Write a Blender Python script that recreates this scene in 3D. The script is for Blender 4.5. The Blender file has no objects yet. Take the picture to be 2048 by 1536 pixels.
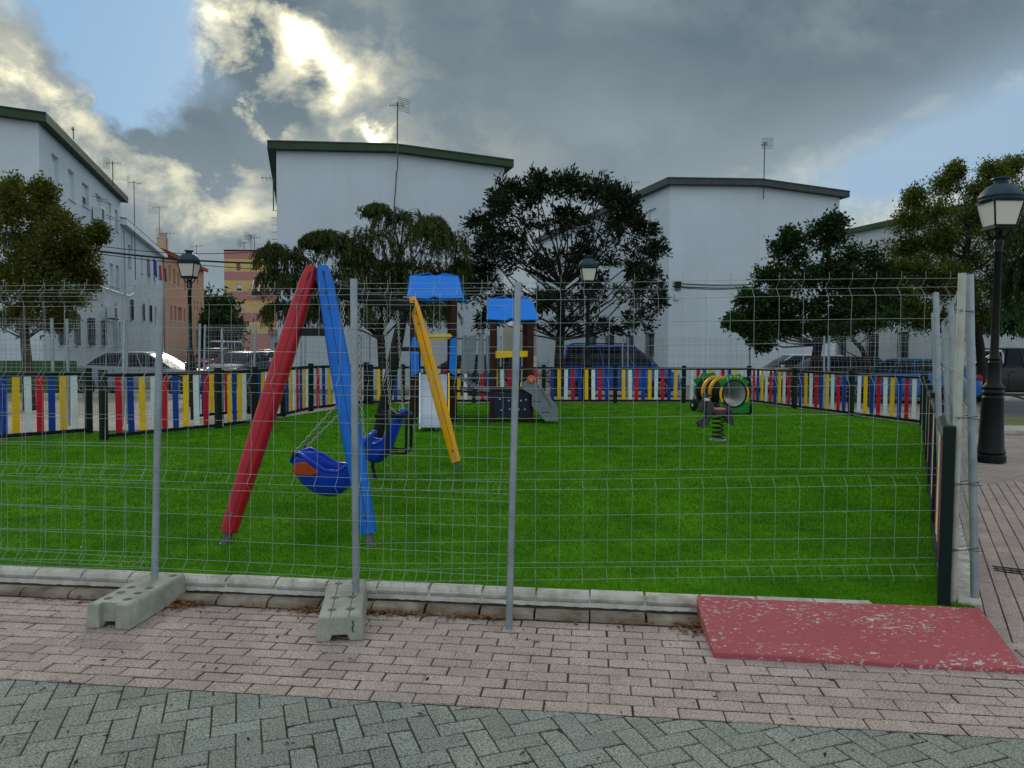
import bpy, bmesh, math, random
import numpy as np
from mathutils import Vector, Matrix
R = math.radians; PI = math.pi
S = bpy.context.scene
C = S.collection
# ---------------------------------------------------------------- camera
F = 1500.0; PITCH = math.atan(70/1500); ROLL = R(0.4); CH = 1.62
cr, sr, cp, sp = math.cos(ROLL), math.sin(ROLL), math.cos(PITCH), math.sin(PITCH)
FW = Vector((0, cp, -sp)); U0 = Vector((0, sp, cp)); X0 = Vector((1, 0, 0))
RT = cr*X0 + sr*U0; UP = -sr*X0 + cr*U0
CAM = Vector((0, 0, CH))
cd = bpy.data.cameras.new('camera'); co = bpy.data.objects.new('camera', cd); C.objects.link(co)
cd.sensor_width = 36; cd.lens = F/2048*36; cd.clip_start = .05; cd.clip_end = 3000
co.matrix_world = Matrix.Translation(CAM) @ Matrix((RT, UP, -FW)).transposed().to_4x4()
S.camera = co
S.render.resolution_x = 1024; S.render.resolution_y = 768
def ray(px, py):
    return FW + (px-1024)/F*RT + (768-py)/F*UP
def at(px, py, z=0.0):
    d = ray(px, py); t = (z-CH)/d.z; p = CAM+d*t; return Vector((p.x, p.y, z))
def atD(px, py, D):
    d = ray(px, py); return CAM + d*(D/d.y)
def hit(px, py, P, dr):
    # vertical plane through P with horizontal direction dr -> (s along dr, z)
    d = ray(px, py); n = Vector((-dr[1], dr[0], 0)); t = (Vector((P[0], P[1], 0))-CAM).dot(n)/d.dot(n)
    q = CAM+d*t; return ((q.x-P[0])*dr[0]+(q.y-P[1])*dr[1], q.z)
# ---------------------------------------------------------------- world
EXPO = 0.0
w = bpy.data.worlds.new('World'); S.world = w; w.use_nodes = True
nt = w.node_tree; N = nt.nodes; L = nt.links
bg = N['Background']
def nd(t, **k):
    n = N.new(t)
    for a, b in k.items(): setattr(n, a, b)
    return n
def m(op, a, b=None, c=None, clamp=False):
    n = nd('ShaderNodeMath', operation=op, use_clamp=clamp)
    for i, v in enumerate((a, b, c)):
        if v is None: continue
        if isinstance(v, (int, float)): n.inputs[i].default_value = v
        else: L.new(v, n.inputs[i])
    return n.outputs[0]
def mix(f, a, b):
    n = nd('ShaderNodeMix', data_type='RGBA')
    for i, v in ((0, f), (6, a), (7, b)):
        if isinstance(v, tuple): n.inputs[i].default_value = (*v, 1)
        elif isinstance(v, (int, float)): n.inputs[i].default_value = v
        else: L.new(v, n.inputs[i])
    return n.outputs[2]
SUN_EL = R(22); SUN_AZ = R(-14)
sky = nd('ShaderNodeTexSky', sky_type='NISHITA'); sky.sun_disc = False
sky.sun_elevation = SUN_EL; sky.sun_rotation = SUN_AZ; sky.air_density = 1.0; sky.dust_density = .6; sky.ozone_density = 2.0
tc = nd('ShaderNodeTexCoord'); sep = nd('ShaderNodeSeparateXYZ'); L.new(tc.outputs['Generated'], sep.inputs[0])
az = m('ARCTAN2', sep.outputs[0], sep.outputs[1]); el = m('ARCSINE', sep.outputs[2])
def noise(scale, detail, rough, dist=0, off=0, stretch=(1, 1, 1)):
    mp = nd('ShaderNodeMapping'); mp.inputs['Location'].default_value = (off, off*.7, off*1.3); mp.inputs['Scale'].default_value = stretch
    L.new(tc.outputs['Generated'], mp.inputs[0])
    n = nd('ShaderNodeTexNoise'); n.inputs['Scale'].default_value = scale; n.inputs['Detail'].default_value = detail
    n.inputs['Roughness'].default_value = rough; n.inputs['Distortion'].default_value = dist
    L.new(mp.outputs[0], n.inputs['Vector']); return n.outputs[0]
n1 = noise(2.6, 9, .62, .3, 3.1, (1, 1, 1.6)); n2 = noise(7.0, 9, .6, .2, 7.7, (1, 1, 1.5)); n3 = noise(5.0, 6, .55, .1, 1.2); n4 = noise(1.5, 4, .5, 0, 5.2, (1, 1, 2.2))
wob = m('MULTIPLY', m('SUBTRACT', n3, .5), .22); wob2 = m('MULTIPLY', m('SUBTRACT', n2, .5), .22)
azw = m('ADD', az, wob); elw = m('ADD', el, wob2)
def pa(px, py):
    d = ray(px, py).normalized(); return math.atan2(d.x, d.y), math.asin(d.z)
def blob(px, py, rx, ry, rot=0, warp=True, amp=1.0):
    a0, e0 = pa(px, py); a_, e_ = (azw, elw) if warp else (az, el)
    da = m('SUBTRACT', a_, a0); de = m('SUBTRACT', e_, e0); c, s = math.cos(rot), math.sin(rot)
    u = m('DIVIDE', m('ADD', m('MULTIPLY', da, c), m('MULTIPLY', de, s)), rx/1500)
    v = m('DIVIDE', m('SUBTRACT', m('MULTIPLY', de, c), m('MULTIPLY', da, s)), ry/1500)
    q = m('ADD', m('MULTIPLY', u, u), m('MULTIPLY', v, v))
    return m('MULTIPLY', m('POWER', 2.718, m('MULTIPLY', q, -1)), amp)
def add(*a):
    r = a[0]
    for b in a[1:]: r = m('ADD', r, b)
    return r
# openings of blue sky between the clouds
hole = add(blob(250, 40, 200, 105, -.35, amp=1.15), blob(285, 190, 85, 60, -.8, amp=.95), 
           blob(470, 480, 120, 22, 0, amp=.35))
cov = m('SUBTRACT', m('ADD', .78, m('MULTIPLY', m('SUBTRACT', n1, .5), .9)), hole)
cov = m('ADD', cov, m('MULTIPLY', m('SUBTRACT', n2, .5), .35))
rmp = nd('ShaderNodeMapRange', interpolation_type='SMOOTHSTEP'); rmp.inputs[1].default_value = .02; rmp.inputs[2].default_value = .52
L.new(cov, rmp.inputs[0]); covs = m('MULTIPLY', rmp.outputs[0], m('SUBTRACT', 1, m('MULTIPLY', add(blob(2010, 235, 260, 85, .38, False, 1.0), blob(1840, 330, 230, 55, .15, False, .75)), m('ADD', .45, m('MULTIPLY', n1, 1.0)), clamp=True)))
edge = m('SUBTRACT', 1, m('ABSOLUTE', m('SUBTRACT', m('MULTIPLY', covs, 2), 1)))
# light coming through the clouds round the sun
core = blob(648, 85, 38, 58, .2, amp=1.6); halo = blob(600, 90, 240, 150, 0, amp=.30)
lump = add(blob(470, 120, 120, 66, -.5, amp=.68), blob(545, 60, 50, 45, -.5, amp=.6), blob(525, 235, 70, 24, -.6, amp=.55), blob(745, 250, 36, 17, -.5, amp=1.4), blob(330, 165, 40, 16, -.3, amp=.6),
           blob(130, 190, 190, 30, -.6, amp=.7), blob(20, 90, 40, 80, 0, amp=.7), blob(330, 400, 330, 38, -.15, amp=.45), blob(430, 430, 90, 50, 0, amp=.28), blob(470, 370, 60, 30, 0, amp=.2),
           blob(1730, 400, 170, 60, 0, amp=.55), blob(2040, 160, 50, 50, 0, amp=.4), blob(820, 330, 260, 60, 0, amp=.16))
dark = add(blob(400, 255, 110, 85, -.4, amp=.75), blob(560, 190, 100, 50, -.3, amp=.75), blob(575, 100, 50, 25, .6, amp=.5), blob(1400, 70, 460, 100, -.1, amp=.9), blob(1550, 200, 260, 60, .25, amp=.5), blob(1850, 60, 260, 60, .1, amp=.7), blob(620, 10, 60, 30, 0, amp=.6))
n5 = noise(11.0, 8, .62, .3, 9.4, (1, 1, 1.4)); tx = nd('ShaderNodeMapRange', interpolation_type='SMOOTHSTEP'); tx.inputs[1].default_value = .38; tx.inputs[2].default_value = .60; L.new(n5, tx.inputs[0])
lt = m('ADD', m('MULTIPLY', core, m('ADD', .6, m('MULTIPLY', n2, .8))), m('MULTIPLY', add(halo, lump, m('MULTIPLY', edge, .18)), m('ADD', .30, m('MULTIPLY', tx.outputs[0], .95))))
lt = m('SUBTRACT', lt, m('MULTIPLY', dark, m('ADD', .3, n3)))
lt = m('ADD', lt, m('MULTIPLY', m('SUBTRACT', n4, .5), .25))
lt = m('MAXIMUM', lt, 0)
ltc = m('MINIMUM', lt, 1)
hl = m('MULTIPLY', m('POWER', 2.718, m('MULTIPLY', m('MAXIMUM', el, 0), -7)), .45)
shade = mix(m('SUBTRACT', add(m('MULTIPLY', m('SUBTRACT', n4, .5), 1.3), m('MULTIPLY', m('SUBTRACT', n2, .5), 1.0), .38, hl), m('MULTIPLY', dark, .30), clamp=True), (1.3, 1.85, 2.25), (3.3, 3.95, 4.3))
cream = mix(ltc, shade, (11.5, 10.8, 7.6))
hot = mix(m('SUBTRACT', m('MULTIPLY', lt, .8), .66, clamp=True), cream, (30, 28, 21))
veil = mix(blob(1880, 260, 420, 200, 0, False, 1.0), (2.5, 4.5, 6.7), (3.5, 4.9, 6.3))
blue = mix(.88, sky.outputs[0], veil)
fin = mix(covs, blue, hot)
# added brightness in the unseen sky overhead and behind the viewer, lighting the scene
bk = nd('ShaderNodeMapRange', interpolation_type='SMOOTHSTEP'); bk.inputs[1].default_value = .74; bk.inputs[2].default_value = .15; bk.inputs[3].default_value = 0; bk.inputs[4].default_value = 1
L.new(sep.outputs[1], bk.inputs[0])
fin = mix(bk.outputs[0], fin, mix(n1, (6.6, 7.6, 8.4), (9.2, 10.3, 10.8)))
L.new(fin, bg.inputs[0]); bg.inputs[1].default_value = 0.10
# ---------------------------------------------------------------- sun behind the clouds
sl = bpy.data.lights.new('sun', 'SUN'); so = bpy.data.objects.new('sun', sl); C.objects.link(so)
sl.energy = 1.6; sl.angle = R(12); sl.color = (1, .93, .78)
sd = Vector((math.sin(SUN_AZ)*math.cos(SUN_EL), math.cos(SUN_AZ)*math.cos(SUN_EL), math.sin(SUN_EL)))
so.rotation_euler = sd.to_track_quat('Z', 'Y').to_euler()
S.view_settings.view_transform = 'Standard'; S.view_settings.look = 'None'; S.view_settings.exposure = EXPO; S.view_settings.gamma = 1
# ---------------------------------------------------------------- materials
MT = {}
def mat(name, col, rough=.7, metal=0, var=.0, vs=4.0, col2=None, bump=0, bs=60.0, island=0.0, spec=.2, streak=0, objr=0, speck=0, speck_s=120, speck_c=(.05, .05, .05), trans=0, coat=0, space='Object', thr=.5, grain=0, grain_s=170, sp_t=.58, ior=None):
    if name in MT: return MT[name]
    mm = bpy.data.materials.new(name); mm.use_nodes = True; t = mm.node_tree; n = t.nodes; l = t.links; b = n['Principled BSDF']
    b.inputs['Roughness'].default_value = rough; b.inputs['Metallic'].default_value = metal
    b.inputs['Specular IOR Level'].default_value = spec; b.inputs['Coat Weight'].default_value = coat
    if ior: b.inputs['IOR'].default_value = ior
    tcn = n.new('ShaderNodeTexCoord'); src = None
    def rgb(c):
        r = n.new('ShaderNodeRGB'); r.outputs[0].default_value = (*c, 1); return r.outputs[0]
    def mx(f, a, bb, bt='MIX'):
        q = n.new('ShaderNodeMix'); q.data_type = 'RGBA'; q.blend_type = bt
        if isinstance(f, (float, int)): q.inputs[0].default_value = f
        else: l.new(f, q.inputs[0])
        l.new(a, q.inputs[6]); l.new(bb, q.inputs[7]); return q.outputs[2]
    def nz(s, d=5, r=.6):
        q = n.new('ShaderNodeTexNoise'); q.inputs['Scale'].default_value = s; q.inputs['Detail'].default_value = d; q.inputs['Roughness'].default_value = r
        l.new(tcn.outputs[space], q.inputs['Vector']); return q.outputs[0]
    def ramp(f, a, bb):
        q = n.new('ShaderNodeMapRange'); q.inputs[1].default_value = a; q.inputs[2].default_value = bb; l.new(f, q.inputs[0]); return q.outputs[0]
    src = rgb(col)
    if var or col2:
        c2 = col2 if col2 else tuple(max(0, c*(1-var)) for c in col)
        src = mx(ramp(nz(vs), thr-.18, thr+.18), src, rgb(c2))
        if var:
            src = mx(ramp(nz(vs*.23, 3), .35, .7), src, mx(1.0, src, rgb((1-var*.6,)*3), 'MULTIPLY'))
    if streak:
        mp = n.new('ShaderNodeMapping'); mp.inputs['Scale'].default_value = (1.6, 1.6, .07); l.new(tcn.outputs[space], mp.inputs[0]); q = n.new('ShaderNodeTexNoise'); q.inputs['Scale'].default_value = 1.5; q.inputs['Detail'].default_value = 7; q.inputs['Roughness'].default_value = .65; l.new(mp.outputs[0], q.inputs[0])
        sf = ramp(q.outputs[0], .50, .78); sm_ = n.new('ShaderNodeMath'); sm_.operation = 'MULTIPLY'; sm_.inputs[1].default_value = streak; l.new(sf, sm_.inputs[0]); src = mx(sm_.outputs[0], src, rgb(tuple(c*.55 for c in col)))
    if objr:
        oi = n.new('ShaderNodeObjectInfo'); a = n.new('ShaderNodeMapRange'); a.inputs[3].default_value = 1-objr; a.inputs[4].default_value = 1+objr*.6
        l.new(oi.outputs['Random'], a.inputs[0]); cb = n.new('ShaderNodeCombineColor')
        for i in range(3): l.new(a.outputs[0], cb.inputs[i])
        src = mx(1.0, src, cb.outputs[0], 'MULTIPLY')
    if island:
        g = n.new('ShaderNodeNewGeometry'); a = n.new('ShaderNodeMapRange'); a.inputs[3].default_value = 1-island; a.inputs[4].default_value = 1+island
        l.new(g.outputs['Random Per Island'], a.inputs[0]); cb = n.new('ShaderNodeCombineColor')
        for i in range(3): l.new(a.outputs[0], cb.inputs[i])
        src = mx(1.0, src, cb.outputs[0], 'MULTIPLY')
    if grain:
        gq = n.new('ShaderNodeMapRange'); gq.inputs[1].default_value = .40; gq.inputs[2].default_value = .60; gq.inputs[3].default_value = 1-grain; gq.inputs[4].default_value = 1+grain*.6; l.new(nz(grain_s, 2, .9), gq.inputs[0])
        cb = n.new('ShaderNodeCombineColor')
        for i in range(3): l.new(gq.outputs[0], cb.inputs[i])
        src = mx(1.0, src, cb.outputs[0], 'MULTIPLY')
    if speck:
        f = ramp(nz(speck_s, 3, .8), sp_t, sp_t+.05); q = n.new('ShaderNodeMath'); q.operation = 'MULTIPLY'; q.inputs[1].default_value = speck; l.new(f, q.inputs[0])
        src = mx(q.outputs[0], src, rgb(speck_c))
    l.new(src, b.inputs['Base Color'])
    if bump:
        bn = n.new('ShaderNodeBump'); bn.inputs['Strength'].default_value = bump; bn.inputs['Distance'].default_value = .01
        l.new(nz(bs, 4, .7), bn.inputs['Height']); l.new(bn.outputs[0], b.inputs['Normal'])
    if trans:
        tr = n.new('ShaderNodeBsdfTranslucent'); l.new(src, tr.inputs[0]); ms = n.new('ShaderNodeMixShader'); ms.inputs[0].default_value = trans
        l.new(b.outputs[0], ms.inputs[1]); l.new(tr.outputs[0], ms.inputs[2]); l.new(ms.outputs[0], n['Material Output'].inputs[0])
    MT[name] = mm; return mm
# ---------------------------------------------------------------- mesh helpers
class MB:
    def __init__(s): s.v = []; s.f = []
    def add(s, vs, fs):
        o = len(s.v); s.v += [tuple(p) for p in vs]; s.f += [tuple(i+o for i in f) for f in fs]; return s
    def obox(s, o, a, b, c):
        # box from corner o with edge vectors a, b, c
        o, a, b, c = map(Vector, (o, a, b, c))
        if a.cross(b).dot(c) < 0: a, b = b, a
        vs = [o, o+a, o+a+b, o+b, o+c, o+a+c, o+a+b+c, o+b+c]
        return s.add(vs, [(3, 2, 1, 0), (4, 5, 6, 7), (0, 1, 5, 4), (1, 2, 6, 5), (2, 3, 7, 6), (3, 0, 4, 7)])
    def box(s, c, d, rz=0):
        c = Vector(c); cs, sn = math.cos(rz), math.sin(rz); a = Vector((cs, sn, 0))*d[0]; b = Vector((-sn, cs, 0))*d[1]; e = Vector((0, 0, d[2]))
        return s.obox(c-(a+b+e)/2, a, b, e)
    def beam(s, p, q, wd, h, up=(0, 0, 1)):
        p, q = Vector(p), Vector(q); d = q-p; sd_ = d.cross(Vector(up)).normalized()*wd; u = sd_.cross(d).normalized()*h
        return s.obox(p-sd_/2-u/2, d, sd_, u)
    def tube(s, pts, r, n=6, caps=True, closed=False):
        pts = [Vector(p) for p in pts]; k = len(pts); rr = r if isinstance(r, (list, tuple)) else [r]*k
        o = len(s.v); prev = None
        for i, p in enumerate(pts):
            if closed: d = pts[(i+1) % k]-pts[i-1]
            else: d = pts[min(i+1, k-1)]-pts[max(i-1, 0)]
            d = d.normalized() if d.length > 1e-9 else Vector((0, 0, 1))
            if prev is None: x = d.cross(Vector((0, 0, 1)) if abs(d.z) < .9 else Vector((0, 1, 0))).normalized()
            else:
                x = prev-d*prev.dot(d)
                x = x.normalized() if x.length > 1e-6 else d.orthogonal().normalized()
            prev = x; y = d.cross(x)
            for j in range(n):
                a = 2*PI*j/n; q = p+(x*math.cos(a)+y*math.sin(a))*rr[i]; s.v.append((q.x, q.y, q.z))
        for i in range(k if closed else k-1):
            i2 = (i+1) % k
            for j in range(n):
                j2 = (j+1) % n; s.f.append((o+i*n+j, o+i*n+j2, o+i2*n+j2, o+i2*n+j))
        if caps and not closed:
            s.f.append(tuple(o+j for j in reversed(range(n)))); s.f.append(tuple(o+(k-1)*n+j for j in range(n)))
        return s
    def lathe(s, prof, c=(0, 0, 0), n=20, axis='z', sq=None):
        # prof: list of (radius, height); axis z (or y for wheels)
        o = len(s.v); c = Vector(c)
        for r, h in prof:
            for j in range(n):
                a = 2*PI*(j+.5)/n; x, y = r*math.cos(a), r*math.sin(a)
                if sq: kx = 1/max(abs(math.cos(a)), abs(math.sin(a))); kx = 1+(kx-1)*sq; x *= kx; y *= kx
                p = (x, y, h) if axis == 'z' else ((x, h, y) if axis == 'y' else (h, x, y))
                s.v.append((c.x+p[0], c.y+p[1], c.z+p[2]))
        for i in range(len(prof)-1):
            for j in range(n):
                j2 = (j+1) % n; q = (o+i*n+j, o+i*n+j2, o+(i+1)*n+j2, o+(i+1)*n+j)
                s.f.append(q if axis != 'y' else q[::-1])
        s.f.append(tuple(o+j for j in range(n))); s.f.append(tuple(o+(len(prof)-1)*n+j for j in range(n)))
        return s
    def prism(s, poly, o, u, v, t):
        # polygon (a,b) in plane u,v through o, thickness vector t
        o, u, v, t = map(Vector, (o, u, v, t)); k = len(poly)
        vs = [o+u*a+v*b for a, b in poly]; vs += [p+t for p in vs]
        return s.add(vs, [tuple(range(k))[::-1], tuple(range(k, 2*k))]+[(i, (i+1) % k, k+(i+1) % k, k+i) for i in range(k)])
def obj(name, mb, mt, parent=None, smooth=False, bev=0, world=True, label=None, seg=2, sub=0, fix=True):
    me = bpy.data.meshes.new(name); me.from_pydata(mb.v, [], mb.f); me.update()
    if fix:
        bm = bmesh.new(); bm.from_mesh(me); bmesh.ops.recalc_face_normals(bm, faces=bm.faces); bm.to_mesh(me); bm.free()
    o = bpy.data.objects.new(name, me); C.objects.link(o)
    if isinstance(mt, str): mt = MT[mt]
    me.materials.append(mt)
    if parent:
        o.parent = parent
        if world: o.matrix_parent_inverse = wm(parent).inverted()
    if smooth:
        me.polygons.foreach_set('use_smooth', [True]*len(me.polygons))
        if smooth != 'all':
            try: me.set_sharp_from_angle(angle=R(40))
            except Exception: pass
    if bev:
        b = o.modifiers.new('bevel', 'BEVEL'); b.width = bev; b.segments = seg; b.limit_method = 'ANGLE'
    if sub:
        b = o.modifiers.new('sub', 'SUBSURF'); b.levels = sub; b.render_levels = sub
    if label: o['label'] = label
    return o
def wm(o):
    mtx = o.matrix_basis.copy()
    if o.parent: mtx = wm(o.parent) @ o.matrix_parent_inverse @ mtx
    return mtx
def tag(o, label, cat, group=None):
    o['label'] = label; o['category'] = cat
    if group: o['group'] = group
    return o
def thing(name, loc, label, cat, group=None, rz=0):
    o = bpy.data.objects.new(name, None); C.objects.link(o); o.location = loc; o.rotation_euler = (0, 0, rz); o.empty_display_size = .1
    return tag(o, label, cat, group)
def kind(o, k='structure'): o['kind'] = k; return o
def copy_tree(o, parent=None):
    c = o.copy(); C.objects.link(c); c.parent = parent
    for ch in list(o.children): copy_tree(ch, c)
    return c
rnd = random.Random(5)
# colours
mat('white_wall', (.56, .63, .69), .9, var=.09, vs=.5, bump=.08, bs=35, streak=.13, spec=.1)
mat('white_wall_old', (.55, .61, .62), .9, var=.16, vs=1.2, bump=.1, bs=25, streak=.35, spec=.1)
mat('fascia_green', (.045, .085, .045), .7, var=.3, vs=3)
mat('fascia_grey', (.07, .085, .095), .7, var=.3, vs=3)
mat('window_dark', (.02, .025, .03), .12)
mat('glass_pale', (.35, .42, .45), .1)
mat('shutter_white', (.6, .65, .7), .6)
mat('frame_grey', (.35, .38, .4), .5)
mat('iron', (.03, .035, .035), .5, metal=.3)
mat('galv', (.36, .42, .46), .42, metal=.55, var=.25, vs=9, bump=.05)
mat('galv_wire', (.28, .33, .31), .55, metal=.2)
mat('galv_far', (.24, .28, .29), .6, metal=.1)
mat('galv_rusty', (.42, .45, .40), .6, metal=.3, col2=(.30, .20, .10), vs=4, thr=.62)
mat('concrete', (.36, .37, .31), .9, var=.3, vs=9, bump=.5, bs=45, speck=.35, speck_s=70, speck_c=(.15, .15, .11))
mat('kerb_stone', (.46, .45, .40), .85, var=.25, vs=7, bump=.35, bs=50, col2=(.20, .17, .12), thr=.60, island=.08)
mat('kerb_low', (.30, .26, .20), .9, var=.3, vs=6, bump=.5, bs=50, col2=(.10, .075, .05), thr=.50, island=.1)
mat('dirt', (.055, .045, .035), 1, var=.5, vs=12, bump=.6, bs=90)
mat('paver_pink', (.43, .345, .305), .9, var=.22, vs=3.6, bump=.5, bs=120, island=.09, grain=.45, grain_s=110)
mat('paver_green', (.25, .27, .235), .9, var=.18, vs=3.0, bump=.5, bs=120, island=.12, grain=.55, grain_s=110)
mat('turf_base', (.082, .25, .004), .95, spec=.05, var=.25, vs=2.2, bump=.9, bs=130, col2=(.02, .105, .004))
mat('turf_blade', (.106, .290, .005), .8, spec=.08, var=.35, vs=.45, col2=(.060, .212, .005), island=.45, trans=.25)
mat('steel', (.45, .48, .5), .35, metal=.8)
mat('p_red', (.50, .010, .03), .45, var=.16, vs=7, objr=.18)
mat('p_blue', (.006, .048, .28), .45, var=.16, vs=7, objr=.2)
mat('p_yellow', (.80, .50, .005), .45, var=.14, vs=7, objr=.15)
mat('p_white', (.66, .72, .74), .5, var=.12, vs=7, objr=.12)
mat('p_green', (.002, .014, .011), .45, var=.25, vs=5, objr=.2)
mat('leg_red', (.42, .006, .020), .36, var=.2, vs=5, bump=.06, bs=20, spec=.35, streak=.3)
mat('leg_blue', (.003, .14, .58), .38, var=.16, vs=5, bump=.06, bs=20, spec=.25, streak=.3)
mat('leg_yellow', (.86, .40, .003), .4, var=.14, vs=5, bump=.06, bs=20, spec=.25, streak=.3)
mat('leg_black', (.012, .013, .015), .5)
mat('seat_blue', (.008, .05, .50), .28, var=.1, vs=9)
mat('roof_blue', (.006, .17, .66), .4, var=.05, vs=3)
mat('orange', (.42, .07, .015), .7, var=.15, vs=20)
mat('board_grey', (.17, .205, .235), .6, var=.12, vs=8)
mat('rider_grey', (.055, .062, .068), .55, var=.2, vs=12)
mat('board_navy', (.012, .018, .045), .5)
mat('post_brown', (.040, .012, .008), .6, var=.3, vs=10)
mat('slide_white', (.38, .42, .48), .35, metal=.2)
mat('rubber', (.010, .011, .012), .65)
mat('tube_grey', (.42, .48, .48), .5)
mat('tun_green', (.01, .20, .03), .5)
mat('red_seat', (.62, .10, .10), .5)
mat('eye_white', (.8, .8, .8), .4)
mat('lamp_iron', (.004, .006, .007), .45, metal=.0, var=.3, vs=10, bump=.1, bs=40)
mat('lamp_roof', (.022, .055, .070), .5, metal=.0, var=.35, vs=20)
mat('lamp_pane', (.62, .60, .54), .35, spec=.6)
mat('antenna', (.10, .11, .10), .6, metal=.4)
mat('cable', (.015, .016, .018), .7)
# ================================================================ ground
def sheet(name, pts, z, mt, label=None):
    b = MB(); b.add([(p[0], p[1], z) for p in pts], [tuple(range(len(pts)))]); o = obj(name, b, mt); kind(o); return o
mat('earth', (.16, .145, .12), .95, var=.3, vs=.3, bump=.3)
mat('asphalt', (.13, .135, .135), .9, var=.25, vs=.6, bump=.3, bs=40, speck=.3, speck_s=60)
mat('verge', (.20, .19, .08), .95, var=.4, vs=2.2, bump=.5, bs=30, col2=(.10, .12, .035))
def brick_mat(name, c1, c2, mortar, ang, bw=.2, rh=.1, ms=.007):
    mm = bpy.data.materials.new(name); mm.use_nodes = True; t = mm.node_tree; n = t.nodes; l = t.links; b = n['Principled BSDF']
    tcn = n.new('ShaderNodeTexCoord'); mp = n.new('ShaderNodeMapping'); mp.inputs['Rotation'].default_value = (0, 0, ang)
    l.new(tcn.outputs['Object'], mp.inputs[0]); br = n.new('ShaderNodeTexBrick'); l.new(mp.outputs[0], br.inputs[0])
    br.inputs['Scale'].default_value = 1; br.inputs['Brick Width'].default_value = bw; br.inputs['Row Height'].default_value = rh
    br.inputs['Mortar Size'].default_value = ms; br.inputs['Mortar Smooth'].default_value = .3
    br.inputs['Color1'].default_value = (*c1, 1); br.inputs['Color2'].default_value = (*c2, 1); br.inputs['Mortar'].default_value = (*mortar, 1)
    nz = n.new('ShaderNodeTexNoise'); nz.inputs['Scale'].default_value = .9; nz.inputs['Detail'].default_value = 6; l.new(tcn.outputs['Object'], nz.inputs[0])
    mr = n.new('ShaderNodeMapRange'); mr.inputs[1].default_value = .3; mr.inputs[2].default_value = .7; mr.inputs[3].default_value = .72; mr.inputs[4].default_value = 1.12; l.new(nz.outputs[0], mr.inputs[0])
    mx = n.new('ShaderNodeMix'); mx.data_type = 'RGBA'; mx.blend_type = 'MULTIPLY'; mx.inputs[0].default_value = 1
    cb = n.new('ShaderNodeCombineColor')
    for i in range(3): l.new(mr.outputs[0], cb.inputs[i])
    l.new(br.outputs[0], mx.inputs[6]); l.new(cb.outputs[0], mx.inputs[7]); l.new(mx.outputs[2], b.inputs['Base Color']); b.inputs['Roughness'].default_value = .9
    bn = n.new('ShaderNodeBump'); bn.inputs['Strength'].default_value = .6; bn.inputs['Distance'].default_value = .006; bn.invert = True
    l.new(br.outputs['Fac'], bn.inputs['Height']); l.new(bn.outputs[0], b.inputs['Normal']); MT[name] = mm
A_FRONT = R(-7.0); A_RIGHT = R(61.7)
brick_mat('plaza_brick', (.34, .275, .24), (.29, .235, .205), (.12, .10, .085), R(7))
brick_mat('plaza_brick_right', (.30, .255, .23), (.26, .22, .20), (.085, .07, .06), -A_RIGHT)
sheet('ground', [(-900, -900), (900, -900), (900, 1500), (-900, 1500)], -.03, 'earth')
sheet('plaza', [(-26, -4), (26, -4), (26, 23.6), (-26, 23.6)], -.018, 'plaza_brick')
sheet('road', [(-90, 24.0), (90, 24.0), (90, 29.5), (-90, 29.5)], -.014, 'asphalt')
sheet('side_street', [(-19, 29.5), (-9.9, 29.5), (-22.5, 75), (-60, 95), (-45, 95), (-45, 90), (-30, 60)], -.010, 'asphalt') if False else None
sheet('side_street', [(-15.2, 29.5), (-10.2, 29.5), (-27.5, 99), (-34, 99)], -.010, 'asphalt')
# road beyond the right side of the plaza with its grass strip and kerbs
kp = [at(2300, 862), at(1955, 862), at(1955, 845), at(2300, 845)]
p0, p1 = at(1900, 866, 0), at(2500, 868, 0)
def strip(name, y0, y1, z, mt, h=None):
    a, b_, c, d = at(1960, y0, 0), at(3600, y0+6, 0), at(3600, y1+3, 0), at(1960, y1, 0)
    if h:
        b = MB(); b.obox(Vector((a.x, a.y, -.02)), b_-a, (d-a), (0, 0, h)); o = obj(name, b, mt, bev=.02); kind(o); return o
    return sheet(name, (a, b_, c, d), z, mt)
strip('verge_kerb', 868, 858, 0, 'kerb_stone', .10)
strip('grass_verge', 858, 836, .03, 'verge')
strip('right_road', 836, 801, -.006, 'asphalt')
strip('far_kerb', 801, 797, 0, 'kerb_stone', .12)
strip('far_verge', 797, 787, .02, 'verge')
# kerb on the plaza's back edge
b = MB(); b.obox((-26, 23.6, -.02), (17.5, 0, 0), (0, .15, 0), (0, 0, .14)); b.obox((-8.5, 23.6, -.02), (16, 0, 0), (0, .15, 0), (0, 0, .14)); kind(obj('road_kerb', b, 'kerb_stone', bev=.02))
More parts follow.
